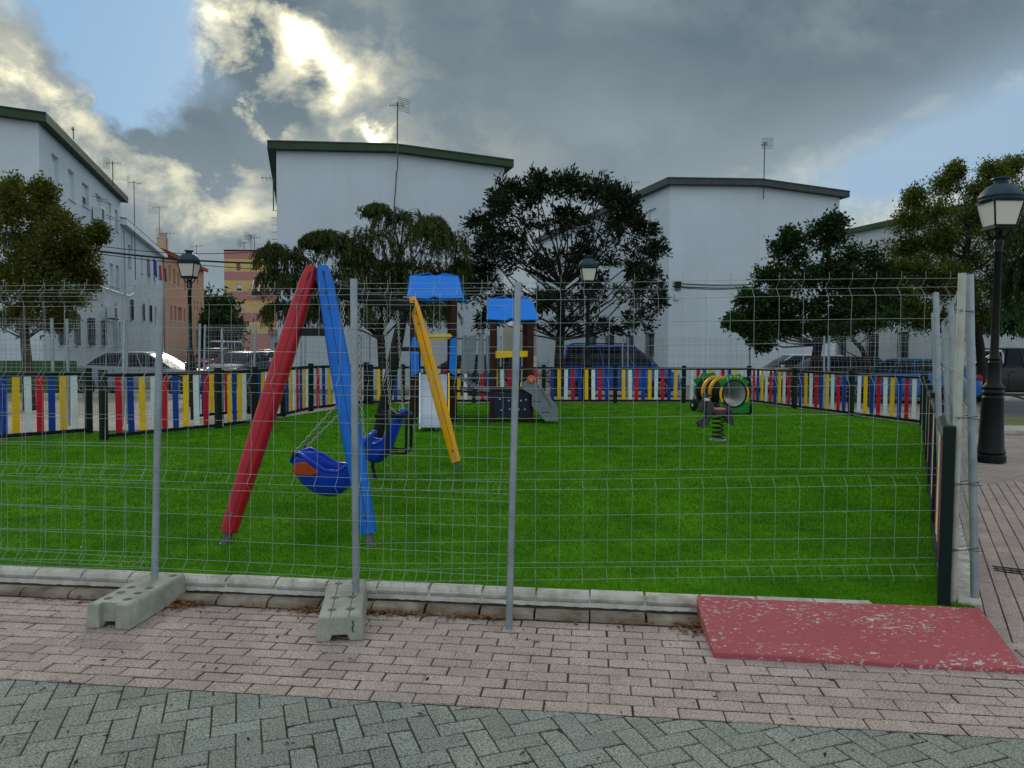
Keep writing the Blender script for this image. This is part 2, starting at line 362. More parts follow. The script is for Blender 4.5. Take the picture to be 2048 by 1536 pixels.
# ---- pavers as real blocks
def clip_ok(x, y, side): return True
KA = at(0, 1135, .10); KB = at(1950, 1216, .10)        # inner line of the front kerb (turf level)
kd = (KB-KA); kd.z = 0; kd.normalize(); kn = Vector((kd.y, -kd.x, 0))   # kn points to the viewer
rd = Vector((math.cos(A_RIGHT), math.sin(A_RIGHT), 0)); rn = Vector((rd.y, -rd.x, 0))   # right side line, rn points right/outside
GB = at(0, 1368); GE = at(2048, 1480); gd = (GE-GB).normalized(); gn = Vector((gd.y, -gd.x, 0))   # border pink / green
def clip_poly(P, pt, nr):
    out = []
    for i in range(len(P)):
        p, q = P[i], P[(i+1) % len(P)]; dp, dq = (p-pt).dot(nr), (q-pt).dot(nr)
        if dp >= 0: out.append(p)
        if dp*dq < 0: out.append(p.lerp(q, dp/(dp-dq)))
    return out
def paver(b, o, a, c, top=0.0, g=.0036, ch=.006, jz=.0, clip=None, hg=1.0):
    if clip:
        a1, c1 = a.normalized(), c.normalized(); P = [o+a1*g+c1*g, o+a-a1*g+c1*g, o+a+c-a1*g-c1*g, o+c+a1*g-c1*g]; cut = False
        for pt, nr in clip:
            if any((p-pt).dot(nr) < 0 for p in P): cut = True
        if cut:
            for pt, nr in clip:
                P = clip_poly(P, pt, nr)
                if len(P) < 3: return
            P = [p for i, p in enumerate(P) if (p-P[i-1]).length > .004]
            if len(P) < 3: return
            cen = sum(P, Vector())/len(P)
            if sum(abs((P[i]-cen).cross(P[(i+1) % len(P)]-cen).z) for i in range(len(P)))/2 < .0006: return
            k = len(P); Q = [p+(cen-p).normalized()*ch*1.4 for p in P]
            vs = [(p.x, p.y, -.016) for p in P]+[(p.x, p.y, top-ch+jz) for p in P]+[(p.x, p.y, top+jz) for p in Q]
            fs = [tuple(range(2*k, 3*k))]
            for i in range(k): j = (i+1) % k; fs += [(i, j, k+j, k+i), (k+i, k+j, 2*k+j, 2*k+i)]
            b.add(vs, fs); return
    a1, c1 = a.normalized(), c.normalized(); h = g*hg
    p = [o+a1*g+c1*h, o+a-a1*g+c1*h, o+a+c-a1*g-c1*h, o+c+a1*g-c1*h]
    cen = (p[0]+p[2])/2
    q = [pp+((cen-pp).normalized())*ch*1.4 for pp in p]
    t0, t1 = top-ch+jz, top+jz
    tx, ty = rnd.uniform(-.0016, .0016), rnd.uniform(-.0016, .0016)
    vs = [(pp.x, pp.y, -.016) for pp in p]+[(pp.x, pp.y, t0) for pp in p]+[(qq.x, qq.y, t1+(tx if i in (0, 1) else -tx)+(ty if i in (1, 2) else -ty)) for i, qq in enumerate(q)]
    fs = [(8, 9, 10, 11)]
    for i in range(4):
        j = (i+1) % 4; fs += [(i, j, 4+j, 4+i), (4+i, 4+j, 8+j, 8+i)]
    b.add(vs, fs)
bp = MB(); RW = .1005; BL = .201
KO = KA+kn*.27; KO.z = 0
rampL, rampR = -10, 40
dist = (Vector((GB.x, GB.y, 0))-KO).dot(kn)
rows = int(round(((GB-KO).dot(kn)+(GE-KO).dot(kn))/2/RW))
for i in range(0, rows):
    for j in range(-16, 40):
        off = (i % 2)*BL/2+rnd.uniform(-.003, .003)
        o = KO+kn*(i*RW)+kd*(j*BL+off); o.z = 0
        if (o-KO).dot(kd) > 10: continue
        paver(bp, o, kd*BL, kn*RW, g=.0026, hg=2.1, ch=.004, jz=rnd.uniform(-.0018, .0018))
# rows of pavers running beside the right-hand fence
RC = KB+rn*.05
for i in range(-2, 34):
    for j in range(-12, 46):
        o = RC+rn*(i*RW+.02)+rd*(j*BL+(i % 2)*BL/2); o.z = 0
        if (o+rd*BL*.5-KO).dot(kn) > .2 or o.y > 9.3: continue
        if o.x > 1.0*o.y+1: continue
        paver(bp, o, rd*BL, rn*RW, g=.0026, hg=1.6, ch=.004, jz=rnd.uniform(-.0015, .0015), clip=[(KO-kn*.004, -kn), (KB+rn*.045, rn)])
kind(obj('pink_pavement', bp, 'paver_pink'))
bgp = MB(); GO = KO+kn*(rows*RW); hd = Vector((math.cos(R(38)), math.sin(R(38)), 0)); hd = Vector((math.cos(A_FRONT+R(0)), math.sin(A_FRONT), 0))
# herringbone at 45 degrees turned a little to the border
ha = R(20); e1 = Vector((math.cos(ha), math.sin(ha), 0)); e2 = Vector((-e1.y, e1.x, 0)); GB_ = BL*1.0; u = GB_/2
for i in range(-60, 61):
    for j in range(-40, 41):
        # herringbone lattice: horizontal brick at (i+ j, ...) pattern
        k = (i-j) % 4
        base = GO+kd*2.6+e1*(i*u)+e2*(j*u); base.z = 0
        if k == 0: cells = (e1*GB_, e2*u)
        elif k == 3 and False: cells = None
        elif k == 2: cells = (e1*u, -e2*GB_); base = base+e2*u
        else: continue
        c = base+cells[0]/2+cells[1]/2
        dd = (c-GO).dot(kn)
        if dd < -.11 or dd > 2.6 or abs((c-GO).dot(kd)-2.6) > 6: continue
        if dd < .10: pass
        a_, c_ = cells
        paver(bgp, base, a_, c_, top=-.001, g=.0026, ch=.004, jz=rnd.uniform(-.0015, .001), clip=[(GO+kn*.004, kn)])
kind(obj('green_pavement', bgp, 'paver_green'))
# sand under the joints of the paved strips
sb = MB(); q = [KO-kd*5-kn*.5, KO+kd*11-kn*.5, KO+kd*11+kn*6, KO-kd*5+kn*6]; sb.add([(p.x, p.y, -.0045) for p in q], [(0, 1, 2, 3)])
kind(obj('joint_sand', sb, 'dirt'))
# ================================================================ turf
TB = [at(742, 806, .1), at(1497, 806, .1)]
cR = at(1846, 850, .1)                      # corner of right and back-right runs
P_L0 = at(0, 881, .1); P_L1 = at(178, 867, .1); P_G = at(208, 880, .1); P_H = at(437, 857, .1); P_I = at(510, 847, .1); P_J = at(742, 808, .1)
ldir = (P_L1-P_L0).normalized()
PLn = P_L0-ldir*9.5
inter = KA-kd*9
turf_poly = [KA-kd*8.6, KB, cR+Vector((.1, .05, 0)), at(1497, 804, .1), P_J+Vector((-.05, .2, 0)), P_I+Vector((-.2, 0, 0)), P_H+Vector((-.2, .1, 0)), P_L1+Vector((-.1, .3, 0)), P_L0+Vector((-.15, 0, 0))]
tb = MB(); ztop = .10
n_ = len(turf_poly)
tb.add([(p.x, p.y, -.02) for p in turf_poly]+[(p.x, p.y, ztop) for p in turf_poly], [tuple(range(n_, 2*n_))]+[(i, (i+1) % n_, n_+(i+1) % n_, n_+i) for i in range(n_)])
kind(obj('turf_base', tb, 'turf_base'))
def inpoly(x, y, P):
    r = np.zeros(len(x), bool); k = len(P)
    for i in range(k):
        x1, y1, x2, y2 = P[i].x, P[i].y, P[(i+1) % k].x, P[(i+1) % k].y
        cnd = ((y1 > y) != (y2 > y)) & (x < (x2-x1)*(y-y1)/(y2-y1+1e-12)+x1); r ^= cnd
    return r
def fast_mesh(name, co_, loops, nv, mt, parent=None):
    # co_: (n,3), faces all with nv corners in order
    me = bpy.data.meshes.new(name); n = len(co_); nf = len(loops)//nv
    me.vertices.add(n); me.vertices.foreach_set('co', co_.astype(np.float32).ravel())
    me.loops.add(len(loops)); me.loops.foreach_set('vertex_index', loops.astype(np.int32))
    me.polygons.add(nf); me.polygons.foreach_set('loop_start', np.arange(0, nf*nv, nv, dtype=np.int32)); me.polygons.foreach_set('loop_total', np.full(nf, nv, dtype=np.int32))
    me.update(calc_edges=True); me.validate()
    me.materials.append(MT[mt] if isinstance(mt, str) else mt)
    o = bpy.data.objects.new(name, me); C.objects.link(o)
    if parent: o.parent = parent; o.matrix_parent_inverse = wm(parent).inverted()
    return o
rng = np.random.default_rng(3)
def blades(nn, y0, y1, h, wd):
    yy = np.exp(rng.uniform(np.log(y0), np.log(y1), nn)); xx = rng.uniform(-.72, .66, nn)*(yy+.3)
    k = inpoly(xx, yy, turf_poly); xx = xx[k]; yy = yy[k]; n = len(xx)
    sc = np.minimum((yy/5.0)**.75, 2.4); hh = h*rng.uniform(.5, 1.1, n)*np.minimum(sc, 1.5); ww = wd*rng.uniform(.6, 1.2, n)*sc
    a = rng.uniform(0, 2*PI, n); la = rng.uniform(0, 2*PI, n); ll = rng.uniform(.1, .9, n)*hh
    b = np.stack([xx, yy, np.full(n, ztop-.002)], 1)
    dx = np.stack([np.cos(a)*ww, np.sin(a)*ww, np.zeros(n)], 1)
    tip = b+np.stack([np.cos(la)*ll, np.sin(la)*ll, hh], 1)
    co_ = np.stack([b-dx, b+dx, tip], 1).reshape(-1, 3)
    o = fast_mesh('grass', co_, np.arange(3*n), 3, 'turf_blade'); kind(o, 'stuff'); o['label'] = 'short bright green artificial grass filling the playground'; return o
blades(330000, 4.2, 21.5, .024, .0032)
# ================================================================ front kerb
kb1, kb2 = MB(), MB(); klen = .335
prof1 = [(-.01, .0), (-.01, .112), (.02, .122), (.06, .124), (.095, .112), (.11, .09), (.105, .068), (.085, .055), (.085, .0)]
prof2 = [(.125, -.01), (.125, .022), (.14, .034), (.19, .036), (.225, .024), (.24, -.01)]
for i in range(-20, 22):
    o = KA+kd*(i*klen+rnd.uniform(-.004, .004)); o.z = 0
    if (o-KA).dot(kd) > (KB-KA).dot(kd)-.62: continue
    g = .006; jz = rnd.uniform(-.003, .003)
    for bb, pr in ((kb1, prof1), (kb2, prof2)):
        vs = []
        for e in (g, klen-g):
            for (r_, z_) in pr: p = o+kd*e+kn*r_; vs.append((p.x, p.y, z_+jz))
        k = len(pr)
        bb.add(vs, [tuple(range(k)), tuple(range(k, 2*k))[::-1]]+[(j, j+1, k+j+1, k+j) for j in range(k-1)]+[(k-1, 0, k, 2*k-1)])
kind(obj('kerb', kb1, 'kerb_stone', smooth=True, bev=.004)); kind(obj('kerb_foot', kb2, 'kerb_low', smooth=True, bev=.004))
jb = MB(); o = KA-kd*7; o.z = -.01
jb.obox(o+kn*.0, kd*((KB-KA).length-.15)+kd*7, kn*.10, (0, 0, .105)); 
mat('mortar', (.60, .60, .56), .9, var=.2, vs=8, col2=(.30, .26, .2), thr=.62)
kind(obj('kerb_mortar', jb, 'mortar'))
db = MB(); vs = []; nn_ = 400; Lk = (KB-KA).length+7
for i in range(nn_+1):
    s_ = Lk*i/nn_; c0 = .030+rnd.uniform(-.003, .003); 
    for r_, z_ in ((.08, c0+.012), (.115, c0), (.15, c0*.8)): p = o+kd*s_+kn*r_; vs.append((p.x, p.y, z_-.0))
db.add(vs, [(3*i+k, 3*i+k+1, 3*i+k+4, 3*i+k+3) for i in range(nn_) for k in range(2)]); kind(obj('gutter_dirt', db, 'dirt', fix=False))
# right kerb under the right fence
rk = MB(); o = KB-rn*.09+rd*.03; o.z = -.01
for i in range(24):
    rk.obox(o+rd*(i*.5+.003), rd*.494, rn*.13, (0, 0, .13))
kind(obj('side_kerb', rk, 'kerb_stone', bev=.012))
# other edges of the turf
ek = MB()
for a_, b_ in ((cR, at(1497, 804, .1)), (at(1497, 804, .1), P_J+Vector((-.05, .2, 0))), (P_J+Vector((-.05, .2, 0)), P_I+Vector((-.2, 0, 0))), (P_H+Vector((-.2, .1, 0)), P_L1+Vector((-.1, .3, 0))), (P_L1+Vector((-.1, .3, 0)), P_L0-Vector((.15, 0, 0)))):
    d = (b_-a_); d.z = 0; nrm = Vector((-d.y, d.x, 0)).normalized(); nrm = nrm if nrm.dot(Vector((0, 15, 0))-a_) < 0 else -nrm
    ek.obox(Vector((a_.x, a_.y, -.01)), d, nrm*.12, (0, 0, .125))
kind(obj('edge_kerb', ek, 'kerb_stone', bev=.01))
# ================================================================ red ramp
mat('ramp_red', (.37, .065, .075), .75, var=.15, vs=5, bump=.2, bs=60, speck=.9, speck_s=26, sp_t=.60, speck_c=(.42, .33, .30), grain=.15, grain_s=120)
rp = MB()
rm = bpy.data.materials.new('ramp_worn'); rm.use_nodes = True; t = rm.node_tree; n = t.nodes; l = t.links; MT['ramp_worn'] = rm
tcn = n.new('ShaderNodeTexCoord'); mp = n.new('ShaderNodeMapping'); mp.inputs['Rotation'].default_value = (0, 0, R(7)); mp.inputs['Scale'].default_value = (.6, 1, 1); l.new(tcn.outputs['Object'], mp.inputs[0])
def nz_(s, d, src=None):
    q = n.new('ShaderNodeTexNoise'); q.inputs['Scale'].default_value = s; q.inputs['Detail'].default_value = d; q.inputs['Roughness'].default_value = .75; l.new(mp.outputs[0], q.inputs[0]); return q.outputs[0]
def mth(op, a, b_):
    q = n.new('ShaderNodeMath'); q.operation = op
    for i, v in enumerate((a, b_)):
        if isinstance(v, (int, float)): q.inputs[i].default_value = v
        else: l.new(v, q.inputs[i])
    return q.outputs[0]
cmb = mth('ADD', mth('MULTIPLY', nz_(46, 6), .8), mth('MULTIPLY', nz_(2.6, 3), .35)); rg = n.new('ShaderNodeMapRange'); rg.inputs[1].default_value = .640; rg.inputs[2].default_value = .655; l.new(cmb, rg.inputs[0])
c1 = n.new('ShaderNodeMix'); c1.data_type = 'RGBA'; c1.inputs[6].default_value = (.36, .085, .095, 1); c1.inputs[7].default_value = (.27, .065, .075, 1); l.new(nz_(3.5, 7), c1.inputs[0])
c2 = n.new('ShaderNodeMix'); c2.data_type = 'RGBA'; l.new(rg.outputs[0], c2.inputs[0]); l.new(c1.outputs[2], c2.inputs[6]); c2.inputs[7].default_value = (.46, .39, .35, 1); l.new(c2.outputs[2], n['Principled BSDF'].inputs['Base Color'])
n['Principled BSDF'].inputs['Roughness'].default_value = .85; n['Principled BSDF'].inputs['Specular IOR Level'].default_value = .15
bn = n.new('ShaderNodeBump'); bn.invert = True; bn.inputs['Strength'].default_value = .5; bn.inputs['Distance'].default_value = .003; l.new(rg.outputs[0], bn.inputs['Height']); l.new(bn.outputs[0], n['Principled BSDF'].inputs['Normal'])
T = [at(1392, 1192, .12), at(1960, 1217, .12)]; Bt = [at(1428, 1305, .03), at(2052, 1340, .02)]
nx_ = 40; vs = []; 
for i in range(nx_+1):
    f = i/nx_; a_ = T[0].lerp(T[1], f); c_ = Bt[0].lerp(Bt[1], f)+kn*(rnd.uniform(-.012, .008) if f > .3 else 0)
    vs += [(a_.x, a_.y, -.01), (a_.x, a_.y, .124), (c_.x, c_.y, .022 if f > .3 else .03), (c_.x+kn.x*.004, c_.y+kn.y*.004, -.01)]
fs = [(4*i+k, 4*i+k+1, 4*i+k+5, 4*i+k+4) for i in range(nx_) for k in range(3)]+[(3, 2, 1, 0), (4*nx_, 4*nx_+1, 4*nx_+2, 4*nx_+3)]
rp.add(vs, fs)
tag(obj('access_ramp', rp, 'ramp_worn', bev=.006), 'worn red painted concrete ramp with chipped pale patches in front of the kerb', 'ramp')
# drain beside the right fence
dr = MB(); 
for i in range(18):
    o = KB+rd*1.35+rn*(.22+i*.045); o.z = 0
    dr.obox(o, rn*.012, rd*.14, (0, 0, .006))
dg = MB(); o = KB+rd*1.35+rn*.2; o.z = .001; dg.obox(o, rn*.86, rd*.006, (0, 0, .007)); dg.obox(o+rd*.067, rn*.86, rd*.006, (0, 0, .007)); dg.obox(o+rd*.134, rn*.86, rd*.006, (0, 0, .007))
t_ = thing('drain_grate', KB+rd*1.4+rn*.6, 'narrow iron drain grate set across the brick path beside the right fence', 'drain')
obj('slot', dr, 'iron', t_); obj('grate_frame', dg, 'iron', t_)
# dry leaves along the kerb
def litter(name, spots, mt, label, size):
    vs = []; fs = []
    for (c, n, sx, sy) in spots:
        for i in range(n):
            p = c+kd*rnd.gauss(0, sx)+kn*rnd.gauss(0, sy); s_ = size*rnd.uniform(.4, 1.3); a = rnd.uniform(0, 6.28); z = .004+rnd.uniform(0, .012)
            d = Vector((math.cos(a), math.sin(a), rnd.uniform(-.3, .3)))*s_; e = Vector((-math.sin(a), math.cos(a), rnd.uniform(-.5, .5)))*s_*.35
            k = len(vs); vs += [tuple(p+Vector((0, 0, z))+q_) for q_ in (-d, e, d, -e)]; fs.append((k, k+1, k+2, k+3))
    b = MB(); b.v = vs; b.f = fs; o = obj(name, b, mt, fix=False); kind(o, 'stuff'); o['label'] = label; return o
mat('dry_leaf', (.16, .075, .03), .9, island=.6)
foot = lambda px: (KO+kd*((at(px, 1200, 0)-KO).dot(kd)))
sp_ = [(foot(385), 200, .05, .06), (foot(780), 220, .16, .03), (foot(735)+kn*.1, 80, .04, .12), (foot(985), 150, .10, .02), (foot(1395)-kd*.05, 220, .09, .05), (foot(640), 120, .05, .04)]
sp_ += [(KO+kd*rnd.uniform(0, 6.5)+kn*rnd.uniform(-.03, .06), 8, .05, .02) for i in range(45)]
litter('dry_leaves', sp_, 'dry_leaf', 'brown dry leaves and twigs gathered along the kerb', .020)
mat('twig', (.035, .025, .02), .9, island=.5)
litter('loose_litter', [(KO+kd*rnd.uniform(-2, 9)+kn*rnd.uniform(.05, 2.1), 1, .01, .01) for i in range(420)]+[(KB+rn*rnd.uniform(.4, 3)+rd*rnd.uniform(0, 6), 1, .01, .01) for i in range(60)], 'twig', 'small dark twigs and crumbs scattered on the paving', .016)
mat('bright_bit', (.7, .72, .6), .8)
vs = MB()
for i in range(26):
    p = Vector((rnd.uniform(-5, 6), rnd.uniform(5, 17), .125)); 
    if abs(p.x) > .6*p.y: continue
    a = rnd.uniform(0, 3); s_ = rnd.uniform(.006, .014)*(1+p.y/12); vs.add([p, p+Vector((math.cos(a), math.sin(a), .3))*s_, p+Vector((-math.sin(a)*.5, math.cos(a)*.5, .2))*s_], [(0, 1, 2)])
o = obj('petals', vs, 'bright_bit'); kind(o, 'stuff'); o['label'] = 'pale petals and bits scattered on the grass'
# ================================================================ buildings
def wall_holes(b, P, d, length, z0, z1, rects, depth=.14, nin=None):
    # grid wall in the vertical plane through P, direction d; openings left out with reveals going inwards (nin)
    ss = sorted({0, length, *[r[0] for r in rects], *[r[1] for r in rects]}); zz = sorted({z0, z1, *[r[2] for r in rects], *[r[3] for r in rects]})
    P = Vector((P[0], P[1], 0)); d = Vector((d[0], d[1], 0)); q = lambda s, z, k=0: tuple(P+d*s+nin*k+Vector((0, 0, z)))
    for i in range(len(ss)-1):
        for j in range(len(zz)-1):
            sm, zm = (ss[i]+ss[i+1])/2, (zz[j]+zz[j+1])/2
            if any(r[0] < sm < r[1] and r[2] < zm < r[3] for r in rects): continue
            b.add([q(ss[i], zz[j]), q(ss[i+1], zz[j]), q(ss[i+1], zz[j+1]), q(ss[i], zz[j+1])], [(0, 1, 2, 3)])
    for (a, c, e, f) in rects:
        for (s1, t1, s2, t2) in ((a, e, c, e), (c, e, c, f), (c, f, a, f), (a, f, a, e)):
            b.add([q(s1, t1), q(s2, t2), q(s2, t2, depth), q(s1, t1, depth)], [(0, 1, 2, 3)])
def window(par, P, d, nin, r, style):
    P = Vector((P[0], P[1], 0)); d = Vector((d[0], d[1], 0)); a, c, e, f = r; o = P+nin*.12
    q = lambda s, z, k=0: o+d*s+nin*k+Vector((0, 0, z))
    fr = MB(); t = .05
    for (s0, s1, z0, z1) in ((a, c, e, e+t), (a, c, f-t, f), (a, a+t, e+t, f-t), (c-t, c, e+t, f-t)):
        fr.obox(q(s0, z0), d*(s1-s0), nin*.05, (0, 0, z1-z0))
    if style in ('glass', 'bars'): fr.obox(q((a+c)/2-.02, e+t), d*.04, nin*.05, (0, 0, f-e-2*t))
    wo = obj('window', fr, 'frame_grey' if style != 'shutter' else 'shutter_white', par)
    pn = MB(); pn.obox(q(a+.01, e+.01, .03), d*(c-a-.02), nin*.02, (0, 0, f-e-.02))
    mt = {'glass': 'window_dark', 'bars': 'window_dark', 'shutter': 'shutter_white', 'half': 'window_dark', 'orange': 'shutter_orange', 'dark': 'window_dark'}[style]
    obj('pane', pn, mt, wo)
    if style in ('half',):
        sh = MB(); 
        zs = f-(f-e)*.55; k = 0
        while zs < f-.03: sh.obox(q(a+.04, zs, -.005), d*(c-a-.08), nin*.03, (0, 0, .05)); zs += .056
        obj('shutter', sh, 'shutter_white', wo)
    if style == 'bars':
        g = MB(); k = max(3, int((c-a)/.13))
        for i in range(k+1): s_ = a+(c-a)*i/k; g.obox(q(s_-.01, e-.05, -.20), d*.02, nin*.02, (0, 0, f-e+.1))
        for z_ in (e-.02, (e+f)/2, f-.02): g.obox(q(a-.03, z_, -.215), d*(c-a+.06), nin*.015, (0, 0, .03))
        obj('grille', g, 'iron', wo)
    sl_ = MB(); sl_.obox(P+d*(a-.06)-nin*.05+Vector((0, 0, e-.06)), d*(c-a+.12), nin*.20, (0, 0, .056)); obj('sill', sl_, 'white_wall', wo)
def building(name, label, P, df, wf, ds, ls, ze, zr, wallm, fascm, front=(), side=(), side_at='P', over=.32, soff='white_wall', roof_m='fascia_grey', ft=.26):
    P = Vector((P[0], P[1], 0)); df = Vector((df[0], df[1], 0)).normalized(); ds = Vector((ds[0], ds[1], 0)).normalized()
    t = thing(name, P+df*wf/2+ds*ls/2, label, 'building')
    b = MB()
    nin_f = ds.copy(); wall_holes(b, P, df, wf, -.05, ze, [r[:4] for r in front], nin=nin_f)
    nin_s = df.copy()
    if side_at == 'P': SP = P; wall_holes(b, P, ds, ls, -.05, ze, [r[:4] for r in side], nin=nin_s)
    else: SP = P+df*wf; nin_s = -df; wall_holes(b, SP, ds, ls, -.05, ze, [r[:4] for r in side], nin=nin_s)
    O = P if side_at != 'P' else P+df*wf
    b.add([O+Vector((0, 0, -.05)), O+ds*ls+Vector((0, 0, -.05)), O+ds*ls+Vector((0, 0, ze)), O+Vector((0, 0, ze))], [(0, 1, 2, 3)])
    B_ = P+ds*ls; z = Vector((0, 0, 1))
    b.add([B_-z*.05, B_+df*wf-z*.05, B_+df*wf+z*ze, B_+df*wf/2+z*zr, B_+z*ze], [(0, 1, 2, 3, 4)])
    b.add([P+z*ze, P+df*wf+z*ze, P+df*wf/2+z*zr], [(0, 1, 2)])
    obj('wall', b, wallm, t, fix=False)
    rs = MB(); fs = MB()
    A = P-df*over-ds*over; slope = (zr-ze)/(wf/2); zo = ze-slope*over
    M_ = P+df*wf/2-ds*over; E = P+df*(wf+over)-ds*over; LL = ls+2*over
    prof = [A+z*(zo), M_+z*zr, E+z*zo, E+z*(zo+ft), M_+z*(zr+ft), A+z*(zo+ft)]
    k = 6; vs = prof+[p+ds*LL for p in prof]
    rs.add(vs, [(0, 1, 4, 5), (1, 2, 3, 4), (6, 11, 10, 7), (7, 10, 9, 8)]+[(i, (i+1) % 6, 6+(i+1) % 6, 6+i) for i in range(6)])
    ro = obj('roof', rs, fascm, t)
    # thin drip edge and tiles on top
    for (u, v) in ((A+z*(zo+ft), M_+z*(zr+ft)), (M_+z*(zr+ft), E+z*(zo+ft))):
        d_ = v-u; n_ = Vector((0, 0, .045)); fs.obox(u-ds*.03+Vector((0, 0, .003)), d_, ds*(LL+.06), n_)
    obj('roof_cover', fs, roof_m, ro)
    for r in front: window(t, P, df, nin_f, r[:4], r[4])
    for r in side: window(t, SP, ds, nin_s, r[:4], r[4])
    return t
tanS = -.283; DS = Vector((tanS, 1, 0)).normalized(); DF = Vector((DS.y, -DS.x, 0))
mat('roof_navy', (.02, .025, .07), .6)
MID = atD(545, 400, 29.0); MIDP = (MID.x, MID.y)
def rects_px(P, d, lst):
    out = []
    for (x0, y0, x1, y1, st) in lst:
        xm = (x0+x1)/2; s0, _ = hit(x0, (y0+y1)/2, P, d); s1, _ = hit(x1, (y0+y1)/2, P, d); _, zt = hit(xm, y0, P, d); _, zb = hit(xm, y1, P, d)
        out.append((min(s0, s1), max(s0, s1), zb, zt, st))
    return out
MIDW = atD(554, 500, 29.2); mid = building('apartment_block', 'white block with a plain gable, green roof edge and tall mast at its centre', MIDW, DF, 9.08, DS, 22, 9.17, 9.42, 'white_wall', 'fascia_green', side_at='P')
RB = atD(1339, 500, 34.8)
sr_ = rects_px(RB, DS, [(1296, 418, 1312, 468, 'half'), (1293, 667, 1308, 716, 'bars'), (1213, 672, 1228, 716, 'bars'), (1255, 672, 1268, 716, 'bars'), (1180, 668, 1192, 716, 'bars')])
sr_ += [(10.6, 12.0, 6.6, 7.9, 'half'), (10.6, 12.0, 3.7, 5.0, 'glass'), (3.0, 4.2, 3.7, 5.0, 'glass')]
rgt = building('apartment_block', 'white block with blue tinted plain gable and grey roof edge behind the tunnel toy', RB, DF, 9.2, DS, 20, 9.17, 9.42, 'white_wall', 'fascia_grey', side=sr_)
FR = Vector((26.3, 33.0, 0))
fr_ = rects_px(FR, DS, [(1678, 668, 1692, 722, 'bars'), (1733, 668, 1757, 722, 'bars'), (1797, 664, 1817, 720, 'bars'), (1690, 520, 1702, 556, 'glass'), (1740, 500, 1757, 545, 'glass'), (1800, 480, 1822, 530, 'glass'), (1890, 660, 1914, 716, 'bars'), (1880, 470, 1905, 520, 'glass')])
frb = building('apartment_block', 'long white block with green roof edge and barred windows behind the right trees', FR, DF, 9.5, DS, 27, 9.2, 9.45, 'white_wall_old', 'fascia_green', side=fr_)
LP = atD(82, 500, 25.7); tl = -.318; DL = Vector((tl, 1, 0)).normalized(); DLF = Vector((DL.y, -DL.x, 0))
cx = lambda x, y: (x/3.657, 180+y/3.657); cy = lambda x, y: (x/3.657, 560+y/3.657)
def cr1(lst, f): return [(*f(a, b), *f(c, d), s) for a, b, c, d, s in lst]
lw = rects_px(LP, DL, cr1([(380, 480, 430, 700, 'shutter'), (500, 590, 545, 800, 'shutter'), (602, 690, 650, 850, 'half'), (700, 770, 742, 930, 'shutter'), (795, 830, 814, 1000, 'shutter'), (842, 880, 864, 1030, 'half'), (722, 1225, 750, 1400, 'shutter'), (850, 1285, 872, 1440, 'half'), (805, 1270, 830, 1430, 'shutter')], cx)
  + cr1([(425, 250, 462, 465, 'bars'), (540, 260, 572, 470, 'bars'), (640, 285, 682, 472, 'bars'), (740, 298, 768, 474, 'bars'), (868, 312, 884, 470, 'glass'), (825, 310, 838, 472, 'glass')], cy))
lw = [r for r in lw if r[0] > .3 and r[1] < 14.0]
lef = building('apartment_block', 'white block at the left edge with green roof edge and receding windows', LP-DLF*9.5, DLF, 9.5, DL, 14.3, 9.14, 9.42, 'white_wall', 'fascia_green', side=lw, side_at='Q', roof_m='roof_navy')
# air conditioners and wires on the left facade
def face(s, z, off=0, P=LP, d=DL, nn=DLF): return Vector((P.x, P.y, 0))+Vector((d.x, d.y, 0))*s+nn*off+Vector((0, 0, z))
def aircon(px, py, wpx, label, P=LP, d=DL, nn=DLF):
    s, z = hit(px, py, P, d); o = face(s, z, .06, P, d, nn); t = thing('air_conditioner', o, label, 'air conditioner', 'air conditioners on the left facade')
    b = MB(); b.obox(o-Vector(d)*.42+Vector((0, 0, -.28)), Vector(d)*.84, nn*.34, (0, 0, .56)); bo = obj('casing', b, 'p_white', t, bev=.015)
    g = MB()
    for i in range(9): g.obox(o-Vector(d)*.36+nn*.342+Vector((0, 0, -.22+i*.05)), Vector(d)*.5, nn*.01, (0, 0, .028))
    obj('grille', g, 'iron', t)
    br = MB()
    for e in (-.32, .32): br.beam(o+Vector(d)*e+Vector((0, 0, -.30)), o+Vector(d)*e+nn*.4+Vector((0, 0, -.30)), .03, .03); br.beam(o+Vector(d)*e+Vector((0, 0, -.55)), o+Vector(d)*e+nn*.36+Vector((0, 0, -.31)), .02, .02)
    obj('bracket', br, 'iron', t); return t
aircon(187, 428, 30, 'white air conditioner hung high on the left block above the tree')
aircon(214, 625, 16, 'white air conditioner low on the left block above the dark ground floor windows')
wr = MB()
def cable(b, p, q, sag=.2, r=.012, n=10):
    pts = []
    for i in range(n+1):
        f = i/n; v = Vector(p).lerp(Vector(q), f); v.z -= sag*4*f*(1-f); pts.append(v)
    b.tube(pts, r, 4)
def wcable(label, p, q, sag=.2, r=.014):
    b = MB(); cable(b, p, q, sag, r); return tag(obj('cable', b, 'cable'), label, 'cable', 'overhead cables')
for px in (244, 248):
    pass
dp = MB()
for (x0, y0, x1, y1) in ((246, 460, 249, 590), (262, 470, 262, 500)):
    s0, z0_ = hit(x0, y0, LP, DL); s1, z1_ = hit(x1, y1, LP, DL); dp.tube([face(s0, z0_, .05), face(s1, z1_, .05)], .035, 6)
pts = [hit(*cx(a, b_), LP, DL) for a, b_ in ((600, 1380), (700, 1430), (860, 1480), (940, 1505), (975, 1480), (985, 1430))]
dp.tube([face(s, z, .05) for s, z in pts], .02, 4)
for x_ in (835, 845): 
    s0, z0_ = hit(*cy(x_, 170), LP, DL); dp.tube([face(s0, z0_, .05), face(s0, .2, .05)], .025, 5)
obj('drainpipe', dp, 'frame_grey', lef)
